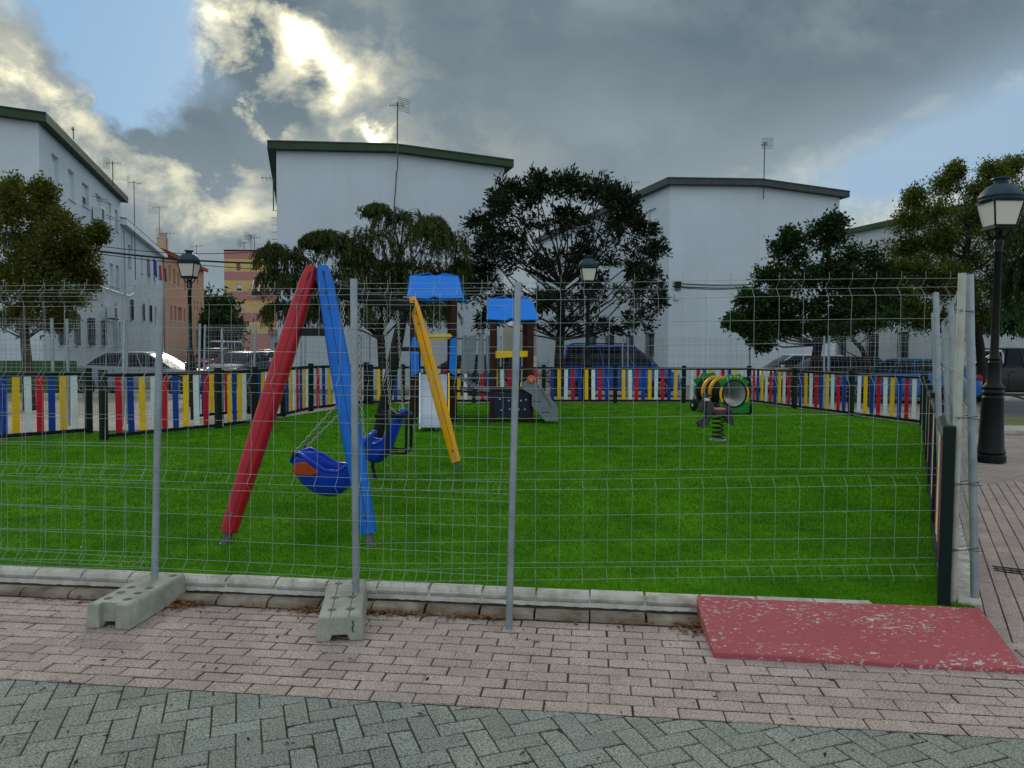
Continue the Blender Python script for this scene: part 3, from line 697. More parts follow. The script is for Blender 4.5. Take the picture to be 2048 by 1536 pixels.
# drying racks by the upper windows
rk_ = MB()
for (x, y) in ((690, 790), (760, 920)):
    s, z = hit(*cx(x, y), LP, DL)
    for k in range(4): rk_.tube([face(s-.5, z-.05*k, .2+.12*k), face(s+.5, z-.05*k, .2+.12*k)], .008, 4)
    for e in (-.5, .5): rk_.tube([face(s+e, z, .0), face(s+e, z-.15, .6)], .012, 4)
obj('drying_rack', rk_, 'iron', lef)
# lower white block and salmon block further along the street
L2 = LP+DL*14.4
l2w = rects_px(L2, DL, cr1([(936, 1135, 958, 1285, 'half'), (1030, 1210, 1044, 1335, 'shutter'), (1076, 1240, 1096, 1340, 'glass'), (1122, 1270, 1132, 1360, 'glass'), (1160, 1290, 1170, 1370, 'glass')], cx)+cr1([(950, 150, 968, 285, 'bars'), (1040, 180, 1050, 290, 'bars'), (1090, 190, 1104, 300, 'bars'), (1135, 200, 1148, 320, 'bars')], cy))
l2w = [r for r in l2w if r[0] > .2 and r[1] < 15]
b2 = building('apartment_block', 'lower white block beyond the left block with a pale roof edge and washing outside', L2-DLF*9, DLF, 9, DL, 15.2, 7.95, 8.6, 'white_wall', 'shutter_white', side=l2w, side_at='Q', ft=.3)
wash = MB(); mat('wash_blue', (.02, .04, .25), .9); mat('wash_red', (.5, .02, .04), .9); mat('wash_dark', (.06, .05, .10), .9)
for (x0, y0, x1, y1, mt_, lb) in ((1074, 1232, 1098, 1365, 'wash_blue', 'blue washing hanging on the white house wall down the street'), (1122, 1275, 1136, 1392, 'wash_red', 'red washing hanging on the white house wall down the street'), (1160, 1300, 1172, 1400, 'wash_dark', 'dark washing hanging on the white house wall down the street')):
    s0, zt = hit(*cx(x0, y0), L2, DL); s1, zb = hit(*cx(x1, y1), L2, DL); wv = MB(); ns = 8; vs = []
    for i in range(ns+1):
        f = i/ns; o_ = .35+.05*math.sin(f*9)
        vs += [tuple(face(s0+(s1-s0)*f, zt, o_, L2)), tuple(face(s0+(s1-s0)*f, zb+.08*math.sin(f*5), o_+.03, L2))]
    wv.add(vs, [(2*i, 2*i+2, 2*i+3, 2*i+1) for i in range(ns)])
    o = obj('laundry', wv, mt_, fix=False); sm = o.modifiers.new('s', 'SOLIDIFY'); sm.thickness = .01; tag(o, lb, 'laundry', 'laundry hanging on the white house')
mat('salmon', (.50, .29, .20), .9, var=.1, vs=.6); mat('salmon_dark', (.30, .07, .035), .8, var=.2); mat('shutter_orange', (.27, .10, .06), .7)
L3 = atD(329, 600, 54.5); L3e = atD(408, 600, 67); D3 = (L3e-L3); D3.z = 0; l3 = D3.length; D3.normalize(); D3F = Vector((D3.y, -D3.x, 0))
sw = rects_px(L3, D3, cr1([(1203, 1265, 1214, 1385, 'orange'), (1235, 1285, 1248, 1405, 'orange'), (1266, 1310, 1283, 1425, 'orange'), (1298, 1335, 1312, 1445, 'orange'), (1345, 1360, 1358, 1470, 'orange'), (1440, 1390, 1449, 1430, 'orange')], cx)+cr1([(1246, 180, 1260, 295, 'orange'), (1275, 190, 1290, 300, 'orange'), (1305, 200, 1330, 300, 'orange'), (1345, 210, 1355, 310, 'orange'), (1418, 150, 1428, 230, 'orange'), (1440, 160, 1450, 235, 'orange'), (1468, 165, 1476, 240, 'orange'), (1435, 370, 1448, 500, 'dark')], cy))
sw = [r for r in sw if r[0] > .2 and r[1] < l3-.1]
b3 = building('apartment_block', 'salmon orange house with dark red roof edge and orange shutters at the far left', L3-D3F*8, D3F, 8, D3, l3, 8.35, 9.6, 'salmon', 'salmon_dark', side=sw, side_at='Q', ft=.25, roof_m='salmon_dark')
ch = MB(); cp_ = atD(325, 483, 58); ch.box((cp_.x, cp_.y, 9.35), (.62, .62, 1.3)); ch.lathe([(.25, 9.9), (.27, 10.3), (.12, 10.42)], (cp_.x, cp_.y, 0), 12)
mat('cream', (.50, .40, .27), .9, var=.2, vs=3)
obj('chimney', ch, 'cream', b3, bev=.03)
# pink and yellow flats closing the street
mat('band_pink', (.40, .19, .18), .85, var=.1, vs=.4); mat('band_yellow', (.55, .39, .17), .85, var=.1, vs=.4)
YP = atD(449, 600, 98); YW = 15.0
zs = [hit(449, y, YP, (1, 0))[1] for y in (499, 517, 543, 560, 583, 601, 625, 643, 667, 760)]
tfl = thing('apartment_block', Vector((YP.x+7, YP.y+6, 0)), 'pink and yellow banded flats with a striped awning at the end of the street', 'building')
yr = rects_px(YP, (1, 0), [(472, 525, 481, 542, 'orange'), (505, 519, 520, 538, 'orange'), (528, 521, 540, 538, 'orange'), (473, 568, 483, 582, 'half'), (474, 612, 486, 624, 'shutter'), (474, 651, 485, 664, 'glass'), (504, 583, 519, 592, 'dark'), (493, 646, 498, 654, 'dark')])
for nm, cols in (('band_yellow', [(zs[i+1], zs[i]) for i in (1, 3, 5, 7)]), ('band_pink', [(zs[i+1], zs[i]) for i in (0, 2, 4, 6, 8)])):
    b = MB()
    for (za, zb) in cols:
        za = max(za, -.1); pr = .0 if nm == 'band_yellow' else -.03
        rr = [(r[0], r[1], max(r[2], za), min(r[3], zb)) for r in yr if r[3] > za and r[2] < zb]
        wall_holes(b, (YP.x, YP.y+pr, 0), (1, 0), YW, za, zb, rr, nin=Vector((0, 1, 0)))
        for X_ in (YP.x, YP.x+YW): b.add([(X_, YP.y+pr, za), (X_, YP.y+12, za), (X_, YP.y+12, zb), (X_, YP.y+pr, zb)], [(0, 1, 2, 3)])
    obj('wall', b, nm, tfl, fix=False)
rf = MB(); rf.obox((YP.x, YP.y-.03, zs[0]-.2), (YW, 0, 0), (0, 12, 0), (0, 0, .15)); rfo = obj('roof', rf, 'band_pink', tfl)
for r in yr: window(tfl, YP, (1, 0), Vector((0, 1, 0)), r[:4], r[4])
aw = MB(); aw2 = MB(); mat('awning_pale', (.72, .62, .55), .8); mat('awning_red', (.5, .16, .12), .8)
A0, A1, A2, A3 = atD(507, 560, 97.6), atD(543, 558, 97.6), atD(541, 582, 96.6), atD(502, 582, 96.6)
for i in range(17):
    f0, f1 = i/17, (i+1)/17; (aw if i % 2 == 0 else aw2).add([A0.lerp(A1, f0), A0.lerp(A1, f1), A3.lerp(A2, f1), A3.lerp(A2, f0)], [(0, 1, 2, 3)])
a_ = obj('awning', aw, 'awning_pale', tfl); obj('stripe', aw2, 'awning_red', a_)
# distant hill and green trees at the end of the street
mat('hill', (.05, .07, .035), .95, var=.4, vs=.05)
hb = MB(); hv = []; nx_ = 50
for j, (yy, zz) in enumerate(((190, 0), (230, 9), (280, 15), (340, 10))):
    for i in range(nx_+1): hv.append((-260+i*9, yy, zz*(1+.3*math.sin(i*.6+j)+.2*math.sin(i*1.7))*max(0, 1-abs(i-20)/30)))
hb.add(hv, [(j*(nx_+1)+i, j*(nx_+1)+i+1, (j+1)*(nx_+1)+i+1, (j+1)*(nx_+1)+i) for j in range(3) for i in range(nx_)])
kind(obj('hill', hb, 'hill', smooth='all'))
# low house with pink cornice beyond the side street
lo = MB(); lp_ = atD(541, 670, 44); lo.obox((lp_.x, lp_.y, 0), (5, 0, 0), (0, 6, 0), (0, 0, 2.35)); 
tl_ = thing('shed', (lp_.x+2.5, lp_.y+3, 0), 'low cream outbuilding with a pink roof edge behind the swing', 'shed'); obj('wall', lo, 'white_wall_old', tl_)
lo = MB(); lo.obox((lp_.x-.1, lp_.y-.15, 2.353), (5.2, 0, 0), (0, 6.3, 0), (0, 0, .3)); obj('roof', lo, 'band_pink', tl_)
lo = MB(); lo.obox((lp_.x+.25, lp_.y-.02, 1.1), (.5, 0, 0), (0, .018, 0), (0, 0, .8)); obj('window', lo, 'window_dark', tl_)
# low green wall behind the left tree
gw = MB(); mat('green_wall', (.045, .11, .035), .9, var=.3, vs=2); ga = atD(-220, 700, 22.6); gb_ = atD(146, 700, 24.3); ga.z = gb_.z = -.02; gw.obox(ga, (gb_-ga), (0, .2, 0), (0, 0, 1.16))
gwo = obj('boundary_wall', gw, 'green_wall', bev=.02); tag(gwo, 'low green painted wall behind the left tree and car', 'wall')
# ---- antennas
def antenna(px, pb, pt, D, label, elems=6, size=.5, yaw=0.3, mast=.025, tag_g='television aerials on the roofs', y_off=0):
    a = atD(px, pb, D); bt = atD(px, pt, D); t = thing('antenna', a, label, 'antenna', tag_g)
    b = MB(); b.tube([(a.x, a.y, a.z), (a.x, a.y, bt.z)], mast, 6); obj('mast', b, 'antenna', t)
    h = MB(); d = Vector((math.cos(yaw), math.sin(yaw), .12)); e = Vector((-math.sin(yaw), math.cos(yaw), 0)); top = Vector((a.x, a.y, bt.z-.1)); r = mast*.35
    h.tube([top-d*size*.8, top+d*size], mast*.5, 5)
    for i in range(elems):
        c = top-d*size*.7+d*(size*1.6*i/(elems-1)); k = size*(.5-.03*i); z = Vector((0, 0, 1)); h.tube([c-z*k*.6-e*k*.3, c+z*k*.6+e*k*.3], r, 4)
    for k in (-1, 1):
        for j in range(4): c = top-d*size*.75+Vector((0, 0, k*(.06+.09*j)*size*2)); h.tube([c-e*size*.6-d*size*.4, c+e*size*.6+d*size*.4], r, 4)
    obj('aerial', h, 'antenna', t); return t
antenna(795, 342, 205, 30.1, 'tall television mast fixed to the centre of the white gable', 7, .38, 2.7)
antenna(1527, 398, 284, 35.9, 'television mast fixed to the gable of the grey edged block', 7, .36, 1.7)
antenna(1262, 415, 362, 47, 'grid aerial on the roof behind the dark ragged tree', 5, .55, .2)
antenna(226, 372, 322, 36, 'small aerial on the green roof edge of the left block', 6, .35, .5)
antenna(147, 278, 254, 31, 'bare thin rod on the roof of the left block', 2, .05, .5)
antenna(271, 560, 362, 41.5, 'very tall leaning mast against the lower white block', 6, .5, 1.2)
antenna(319, 475, 412, 58, 'aerial standing on the chimney of the salmon house', 6, .6, .2)
antenna(333, 500, 464, 56, 'aerial beside the chimney of the salmon house', 5, .6, .4)
antenna(393, 530, 490, 64, 'aerial above the lamp on the salmon roof', 5, .6, .3)
for i, (x, y, lb) in enumerate(((488, 484, 'first thin aerial on the pink and yellow flats'), (502, 470, 'tall middle aerial on the pink and yellow flats'), (509, 474, 'right aerial on the pink and yellow flats'))): antenna(x, 498, y, 100, lb, 4, .7, .3, .05)
t = antenna(547, 420, 352, 31, 'aerial sticking out beside the left edge of the white gable', 6, .55, 2.9)
# ladder like frame beside the building corner
ld = MB()
for k in range(7): z_ = 5.6+k*.3; p = MIDW+DS*3-DF*.05; ld.beam((p.x-.25, p.y, z_), (p.x+.2, p.y, z_), .02, .02)
p = MIDW+DS*3; ld.beam((p.x-.25, p.y, 5.4), (p.x-.25, p.y, 8.0), .03, .03); obj('ladder_frame', ld, 'antenna', mid)
# cable down the white gable
wg = MB(); pp = [hit(x, y, MIDW, DF) for x, y in ((793, 342), (791, 380), (789, 400), (788, 420))]
wg.tube([Vector((MIDW.x, MIDW.y, 0))+DF*s-DS*.03+Vector((0, 0, z)) for s, z in pp], .015, 4); obj('cable', wg, 'cable', mid)
bx = MB(); mat('meter', (.5, .55, .6), .5)
for (x, y, w_, h_, mt_) in ((1349, 580, .28, .4, 'cable'), (1348, 600, .2, .3, 'meter')):
    s, z = hit(x, y, RB, DF); bb = MB(); q = Vector((RB.x, RB.y, 0))+DF*s-DS*.14+Vector((0, 0, z)); bb.obox(q, DF*w_, DS*.12, (0, 0, h_)); obj('junction_box', bb, mt_, rgt, bev=.02)
# conduit running along the gables
for (P_, y0_, x0_, x1_, par) in ((RB, 566, 1300+45, 1500, rgt), (RB, 572, 1345, 1500, rgt), (MIDW, 520, 930, 1000, mid)):
    s0, z0_ = hit(x0_, y0_, P_, DF); s1, z1_ = hit(x1_, y0_+3, P_, DF); bb = MB(); q0 = Vector((P_.x, P_.y, 0))+DF*s0-DS*.04; q1 = Vector((P_.x, P_.y, 0))+DF*s1-DS*.04
    cable(bb, q0+Vector((0, 0, z0_)), q1+Vector((0, 0, z1_)), .06, .02); obj('cable', bb, 'cable', par)
wcable('thick black cable crossing the street above the left lamp', atD(120, 492, 27), atD(560, 527, 33), .15, .035)
wcable('thin upper cable crossing the street above the left lamp', atD(160, 486, 28), atD(560, 498, 34), .3, .014)
wcable('thin lower cable crossing the street above the left lamp', atD(170, 504, 27.5), atD(560, 540, 33), .1, .014)
wcable('cable between the right tree and the gable corner', atD(1345, 573, 33.5), atD(1500, 575, 33), .1, .02)
# ================================================================ picket fences
SEQ = ['p_red', 'p_blue', 'p_yellow', 'p_white']; PH = 1.04
pickref = {}
def picket_run(label, posts, colours, npk=9, skip_first=False, skip_last=False, group='coloured picket fences round the playground', H=PH):
    t = thing('picket_fence', (posts[0]+posts[-1])/2, label, 'picket fence', group)
    k = 0
    for i, p in enumerate(posts):
        if (skip_first and i == 0) or (skip_last and i == len(posts)-1): continue
        d = (posts[min(i+1, len(posts)-1)]-posts[max(i-1, 0)]); rz = math.atan2(d.y, d.x)
        pw = .068 if npk == 7 else .10; b = MB(); b.box((p.x, p.y, .08+(H+.06)/2), (pw, pw, H+.06), rz); obj('post', b, 'p_green', t, bev=.006)
    for i in range(len(posts)-1):
        p, q = posts[i], posts[i+1]; d = (q-p); d.z = 0; ln = d.length; d.normalize(); nn = Vector((-d.y, d.x, 0))
        p0 = Vector((p.x, p.y, 0))+d*.05; 
        b = MB(); b.tube([p0+Vector((0, 0, .10+H-.05)), p0+d*(ln-.10)+Vector((0, 0, .10+H-.05))], .036, 10); obj('top_rail', b, 'p_green', t, smooth=True)
        b = MB(); b.obox(p0-nn*.03+Vector((0, 0, .135)), d*(ln-.1), nn*.06, (0, 0, .06)); obj('bottom_rail', b, 'p_green', t, bev=.005)
        n = npk[i] if isinstance(npk, list) else npk
        for j in range(n):
            s = (ln-.1)*(j+1)/(n+1); c = SEQ[colours[i] if False else (colours[i]+j) % 4] if not isinstance(colours[i], list) else SEQ[colours[i][j]]
            b = MB(); o = p0+d*(s-.052)-nn*.012+Vector((0, 0, .197)); b.obox(o, d*.104, nn*.024, (0, 0, H-.18)); tl_x = rnd.uniform(-.008, .008); b.v = [(v[0]+d.x*tl_x*(1 if v[2] > .6 else -1), v[1]+d.y*tl_x*(1 if v[2] > .6 else -1), v[2]) for v in b.v]
            po = obj('picket', b, c, t, bev=.005)
    return t
bl = [at(742, 808, .1), at(1087, 806, .1), at(1230, 806, .1), at(1367, 806, .1), at(1497, 805, .1)]
b0 = (bl[1]-bl[2]).normalized()*1.97
posts_back = [bl[1]+b0*k for k in (2, 1)]+bl[1:]
pj = at(742, 809, .1); posts_back = [pj]+posts_back
picket_run('long straight run of coloured picket fence across the back of the playground', posts_back, [2, 3, 0, 1, 2, 3], npk=[4, 9, 9, 9, 9, 9])
br_ = [at(1497, 805, .1), at(1590, 816, .1), at(1706, 831, .1), at(1846, 850, .1)]
e_ = cR-br_[0]; br_ = [br_[0], br_[0]+e_/3, br_[0]+e_*2/3, cR]
picket_run('coloured picket run slanting forward on the right, behind the tunnel toy', br_, [0, 1, [3, 2, 1, 0, 3, 2, 1, 0, 3]], skip_first=True)
nr = 6; RS = at(1887, 1208, .1); RE = cR+rd*(-.12); 
RE = cR+rd*(-.12); rp_ = [RS+(RE-RS)*i/nr for i in range(nr+1)]
picket_run('picket run seen end on along the right side with dark green posts', rp_, [2, 3, 0, 1, 2, 3], npk=7)
lb = [P_I, at(566, 834, .1), at(622, 821, .1), P_J+Vector((-.12, -.05, 0))]
picket_run('coloured picket run behind the swing legs leading to the back fence', lb, [1, 1, 0], npk=[7, 7, 9], H=PH+.06)
picket_run('gate like picket panel left of the red swing leg starting with a red picket', [P_G, P_H], [0], npk=9, H=PH+.06)
picket_run('short picket panel of yellow, blue and white boards beside the gate', [P_H+Vector((.06, .06, 0)), P_I-Vector((.05, .1, 0))], [[2, 1, 2, 3]], npk=4, H=PH+.06, skip_first=True, skip_last=True)
ll = [P_L0-ldir*1.9, P_L0-ldir*.0+ldir*-.25, P_L1]
ll = [P_L1-ldir*3.4, P_L1-ldir*1.68, P_L1]
picket_run('nearest left picket panel at the left edge ending in a lone post', ll, [[0, 1, 2, 3, 0, 1], [0, 1, 2, 3, 0, 1, 2, 3]], npk=[6, 8], H=PH+.06)
picket_run('open gate leaf of coloured pickets standing behind the red started panel', [at(388, 838, .1), at(500, 826, .1)], [1], npk=6, H=PH)
# ================================================================ temporary mesh fencing
ZW = [2.00, 1.955, 1.90, 1.76, 1.62, 1.48, 1.425, 1.365, 1.19, 1.01, .865, .81, .755, .60, .44, .31, .26, .205]
FOLD = {1: 1, 6: 1, 11: 1, 16: 1}
def mesh_panel(label, A, B, fold=1, h=2.0, nv=25, wr_=.00122, pr=.021, z0=.0, lean=0.0, matw='galv_wire', posts=(1, 1), segs=True, topoff=None, feet=True, tilt=0.0, rise=0.0, pm='galv', group='temporary wire mesh fence panels', name='mesh_fence_panel', zs_=None, pbot=0.0, jit=0.004):
    A = Vector((A[0], A[1], 0)); B = Vector((B[0], B[1], 0)); d = (B-A); ln = d.length; d.normalize(); nn = Vector((-d.y, d.x, 0))
    t = thing(name, (A+B)/2, label, 'fence panel', group)
    q = lambda s, z, k=0: A+d*(s+lean*z)+nn*(k+tilt*z)+Vector((0, 0, z0+rise*s/ln+z*h/2.0))
    for e, on in ((0, posts[0]), (ln, posts[1])):
        if not on: continue
        b = MB(); b.tube([q(e, pbot), q(e, 2.03)], pr, 12); ob = obj('post', b, pm if on == 1 else on, t, smooth=True)
    b = MB()
    amp = .05*fold
    def zig(zi): return amp if zi in FOLD else 0.0
    zs_ = ZW
    for i in range(nv):
        s = ln*(i+.5)/nv+rnd.uniform(-jit, jit); pts = [q(s+rnd.uniform(-jit, jit)*.4, 2.045, 0)]
        for k, z in enumerate(zs_): pts.append(q(s+rnd.uniform(-jit, jit)*.5, z+rnd.uniform(-.001, .001), zig(k)))
        pts.append(q(s, .175, 0)); b.tube(pts, wr_, 4, caps=False)
    for k, z in enumerate(zs_):
        z_ = z; n_ = 8; ph = rnd.uniform(0, 6)
        pts = [q(ln*i/n_, z_+.004*math.sin(i*.9+ph)+rnd.uniform(-.0015, .0015), zig(k)+wr_*1.5*(1 if fold > 0 else -1)) for i in range(n_+1)]
        b.tube(pts, wr_, 4, caps=False)
    obj('wire_mesh', b, matw, t, fix=False)
    return t
F1A = at(308, 1157, .145); F1A.z = 0; F2 = at(712, 1184, .14); F2.z = 0; F3 = at(1018, 1257, 0); F4 = at(1904, 1217, .06); F4.z = 0
dl = Vector((-math.cos(R(-5)), -math.sin(R(-5)), 0))
mesh_panel('left front mesh panel ending at the post in the large concrete foot', F1A+dl*3.5, F1A, fold=-1, pr=.022, lean=.036, h=2.0, z0=-.0)
RR = F3+(F1A+Vector((-.1, -.06, 0))-F3).normalized()*3.5
mesh_panel('front mesh panel whose end post stands loose on the brick paving', RR, F3, fold=-1, pr=.020, lean=.019, h=1.97, z0=0)
mesh_panel('widest front mesh panel reaching from the second concrete foot to the right corner', F2, F4, fold=1, pr=.022, h=2.0, z0=.0, lean=-.004, rise=.06, posts=(1, 'galv_rusty'))
# right side row of panels
K0 = at(1950, 1217, .05); K0.z = 0
sdv = rd
def P_(s, o=0): return K0+sdv*s+rn*o
mesh_panel('first mesh panel running back from the right corner', P_(0), P_(3.3, .02), fold=1, wr_=.0015, pr=.024, z0=.06, tilt=.045)
mesh_panel('second mesh panel of the right side row, overlapping the first', P_(1.35, -.14), P_(4.8, -.10), fold=-1, wr_=.0016, z0=.05, tilt=.05)
mesh_panel('third mesh panel of the right side row', P_(4.4, .12), P_(7.8, .1), fold=1, wr_=.002, z0=.05, tilt=.06)
mesh_panel('fourth mesh panel of the right side row near the back corner', P_(7.4, .18), P_(10.8, .2), fold=1, wr_=.0022, z0=.05, tilt=.05)
for z_ in (1.86, 1.22, .82, .42):
    tb_ = MB(); a_ = F4+Vector((-.03, -.03, z_)); kc = K0-rn*.045*z_; k_ = kc+Vector((.022, -.026, z_+.01)); tb_.tube([a_, k_, kc+Vector((.028, .02, z_+.02)), F4+Vector((-.02, .04, z_)), a_+Vector((0, 0, .012)), k_+Vector((.02, -.01, -.02))], .002, 5)
    tag(obj('wire_tie', tb_, 'iron', smooth='all'), {1.86: 'topmost', 1.22: 'second from top', .82: 'third from top', .42: 'lowest'}[z_]+' dark wire tie joining the two posts at the right corner', 'wire tie', 'wire ties at the right corner')
# mesh panels behind the picket fence
def far_panel(lb_, A, B, lean=0, z0=0.0): return mesh_panel(lb_, A, B, fold=1, nv=24, wr_=.0026, pr=.026, matw='galv_far', lean=lean, z0=z0, jit=.012)
o_ = Vector((.5, .5, 0)); cRo = cR+rn*.5+rd*.3
c2 = at(1497, 803, 0)+Vector((.25, .7, 0)); c3 = at(742, 806, 0)+Vector((-.3, .8, 0)); c4 = at(500, 842, 0)+Vector((-.75, .4, 0))
far_panel('mesh panel behind the right picket run, near end', cRo, cRo.lerp(c2, .5), .0)
far_panel('mesh panel behind the right picket run, far end by the tunnel toy', cRo.lerp(c2, .52), c2, .03)
names = ['mesh panel behind the back picket fence just left of the tunnel toy', 'mesh panel behind the back picket fence in front of the blue van', 'mesh panel behind the back picket fence at the small tower', 'mesh panel behind the back picket fence at the slide']
n_ = 3
for i in range(n_):
    a_, b_ = c2.lerp(c3, i/n_)+Vector((0, .1*(i % 2), 0)), c2.lerp(c3, (i+1.04)/n_); far_panel(names[i], a_, b_, rnd.uniform(-.02, .02))
far_panel('mesh panel behind the swing legs at the left bend', c3+Vector((.1, .1, 0)), c3.lerp(c4, .5))
far_panel('mesh panel behind the red swing leg', c3.lerp(c4, .5)+Vector((-.1, 0, 0)), c4)
g1, g2, g3 = atD(395, 700, 16.5), atD(242, 700, 14.2), atD(105, 700, 13.9)
far_panel('leaning mesh panel behind the gate panel by the left lamp', atD(405, 700, 17.4), atD(505, 700, 17.0), .04, .1)
far_panel('mesh panel crossing in front of the silver car', g2, g1, .05, .1)
far_panel('mesh panel behind the nearest left pickets in front of the trunk', atD(-140, 700, 13.2), g3, 0, .1)
far_panel('mesh panel standing beside the left tree trunk', g3+Vector((.1, .3, 0)), g2+Vector((-.1, .4, 0)), 0, .1)
# ================================================================ concrete feet
def foot_block(label, c, rz, Lx, Wd, H, notch, holes, face_notch=False, grooves=False):
    t = thing('concrete_foot', c, label, 'concrete foot', 'concrete fence feet', rz)
    # outline cross-section (width x height) with arch notch at the ends, extruded in length; length axis = local y
    b = MB(); w2 = Wd/2; pts = [(-w2, .0), (-notch, .0), (-notch*.75, .035), (notch*.75, .035), (notch, .0), (w2, .0), (w2-.012, H-.012), (w2-.024, H), (-w2+.024, H), (-w2+.012, H-.012)]
    b.prism(pts, (0, 0, 0), (1, 0, 0), (0, 0, 1), (0, Lx, 0)); bo = obj('block', b, 'concrete', t, world=False, bev=.008)
    cut = MB()
    for (hx, hy) in holes: cut.lathe([(.026, H-.05), (.026, H+.02)], (hx, hy, 0), 16)
    if face_notch: cut.box((0, .0, .09), (.10, .07, .25))
    cu = obj('hole_shape', cut, 'concrete', None); return t, bo, cu
def bake_cut(t, bo, cu):
    # boolean carried out once, cutter removed
    mo = bo.modifiers.new('b', 'BOOLEAN'); mo.object = cu; mo.operation = 'DIFFERENCE'; mo.solver = 'EXACT'
    cu.matrix_basis = wm(t) if False else Matrix.Translation(t.location) @ Matrix.Rotation(t.rotation_euler.z, 4, 'Z')
    bpy.context.view_layer.update(); dg = bpy.context.evaluated_depsgraph_get(); me = bpy.data.meshes.new_from_object(bo.evaluated_get(dg))
    bo.modifiers.clear(); bo.data = me; bpy.data.objects.remove(cu)
fl1, fr1 = at(163, 1256, 0), at(267, 1262, 0); bk1 = at(372, 1172, .0)
ax = (Vector((at(289, 1155, .15).x, at(289, 1155, .15).y, 0))-Vector((at(166, 1218, .15).x, at(166, 1218, .15).y, 0)))
rz1 = math.atan2(ax.y, ax.x)-PI/2; c1_ = (fl1+fr1)/2
hl = [(-.06, .10), (.06, .10), (-.055, .21), (.055, .21), (-.05, .31), (.065, .31), (.07, .56), (-.07, .58)]
t1 = foot_block('large concrete fence foot with broken end and round holes, on the left', c1_, rz1, max(.62, ax.length+.02), .27, .145, .05, hl, face_notch=True); bake_cut(*t1)
fl2, fr2 = at(632, 1286, 0), at(726, 1281, 0); ax2 = Vector((at(657, 1174, .14).x-at(634, 1252, .14).x, at(657, 1174, .14).y-at(634, 1252, .14).y, 0))
rz2 = math.atan2(ax2.y, ax2.x)-PI/2
hl2 = [(-.05, .12), (.05, .12), (-.05, .33), (.05, .33), (-.05, ax2.length-.06), (.05, ax2.length-.06)]
t2 = foot_block('grooved cracked concrete fence foot under the middle post', (fl2+fr2)/2, rz2, ax2.length+.02, .26, .14, .055, hl2, grooves=True); bake_cut(*t2)
for (cx_, cy_, dx_, dy_, rr_) in ((-.05, ax2.length/2, .008, ax2.length*1.2, 0), (.05, ax2.length/2, .008, ax2.length*1.2, 0), (0, ax2.length*.52, .4, .008, .12)):
    cu = MB(); cu.box((cx_, cy_, .14), (dx_, dy_, .014), rr_); bake_cut(t2[0], t2[1], obj('groove_shape', cu, 'concrete'))
ck = MB(); ck.tube([(.07, -.003, .115), (.075, -.003, .09), (.068, -.003, .07), (.075, -.003, .05)], .003, 4); obj('crack', ck, 'dirt', t2[0], world=False)
# wire ties on the panels
for (px, py, D) in ():
    pass
# ================================================================ swing set
GZ = .10
apN = Vector((-1.56, 6.0, 2.26)); apF = Vector((-1.28, 9.45, 2.26))
feet = [('leg_red', at(450, 1088, GZ), apN+Vector((-.035, 0, 0))), ('leg_blue', at(742, 1092, GZ), apN+Vector((.055, -.02, 0))), ('leg_yellow', at(916, 938, GZ), apF+Vector((.02, 0, 0))), ('leg_black', at(744, 930, GZ), apF+Vector((-.05, 0, 0)))]
mat('foot_metal', (.14, .16, .17), .6, metal=.3, var=.3, vs=20)
sw_ = thing('swing_set', ((apN+apF)/2).to_tuple()[:2]+(GZ,), 'swing frame with red, blue and yellow legs under a dark beam', 'swing set')
for mt_, ft_, tp in feet:
    d = (ft_-tp).normalized(); side = d.cross(Vector((0, 1, 0))).normalized(); fw = side.cross(d).normalized()
    b = MB(); n = 16; st = []
    Lg = (ft_-tp).length-.10
    for i, (f, rx, ry) in enumerate(((0, .040, .055), (.06, .060, .068), (.35, .075, .078), (.7, .074, .078), (1, .060, .066))):
        c = tp+d*Lg*f; 
        for j in range(n):
            a = 2*PI*j/n; kx = math.copysign(abs(math.cos(a))**.6, math.cos(a)); ky = math.copysign(abs(math.sin(a))**.6, math.sin(a))
            q = c+side*rx*kx+fw*ry*ky; b.v.append(tuple(q))
    for i in range(4):
        for j in range(n): j2 = (j+1) % n; b.f.append((i*n+j, i*n+j2, (i+1)*n+j2, (i+1)*n+j))
    b.f.append(tuple(range(n))); b.f.append(tuple(range(4*n, 5*n)))
    lg = obj('leg', b, mt_, sw_, smooth=True, label={'leg_red': 'red leg', 'leg_blue': 'blue leg', 'leg_yellow': 'yellow leg', 'leg_black': 'black leg'}[mt_])
    g = MB(); sg = 1 if mt_ != 'leg_red' else 1
    vdir = Vector((0, -1, 0)); pts = [tp+d*Lg*f-fw*(.0)+vdir*(r_-.006)*1.0+side*.012 for f, r_ in ((.02, .068), (.35, .079), (.7, .079), (.99, .067))]
    if mt_ != 'leg_black': g.tube(pts, .006, 5); obj('seam', g, 'leg_black', lg)
    bo_l = MB() 
    for f_ in (.10, .16, .93):
        c_l = tp+d*Lg*f_+Vector((0, -.07, 0)); bo_l = MB(); bo_l.lathe([(.010, -.012), (.012, -.004), (.012, .01)], tuple(c_l), 10, 'y'); obj('bolt', bo_l, 'foot_metal', lg)
    s_ = MB(); e = tp+d*(Lg-.02); s_.beam(e, ft_-Vector((0, 0, .005)), .05, .07, up=(0, 1, 0)); s_.box((ft_.x, ft_.y, GZ+.004), (.08, .08, .012)); obj('foot_bracket', s_, 'foot_metal', lg, bev=.006)
b = MB(); pr_ = [(-.055, .055), (.055, .055), (.065, .02), (.03, -.06), (-.03, -.06), (-.065, .02)]
ad = (apF-apN).normalized(); bs_ = apN+Vector((.03, .05, -.16)); be_ = apF+Vector((.0, -.02, -.13))
mat('beam_metal', (.010, .012, .018), .75, spec=.12)
b.prism(pr_, bs_, (1, 0, 0), (0, 0, 1), be_-bs_); obj('beam', b, 'beam_metal', sw_, bev=.012)
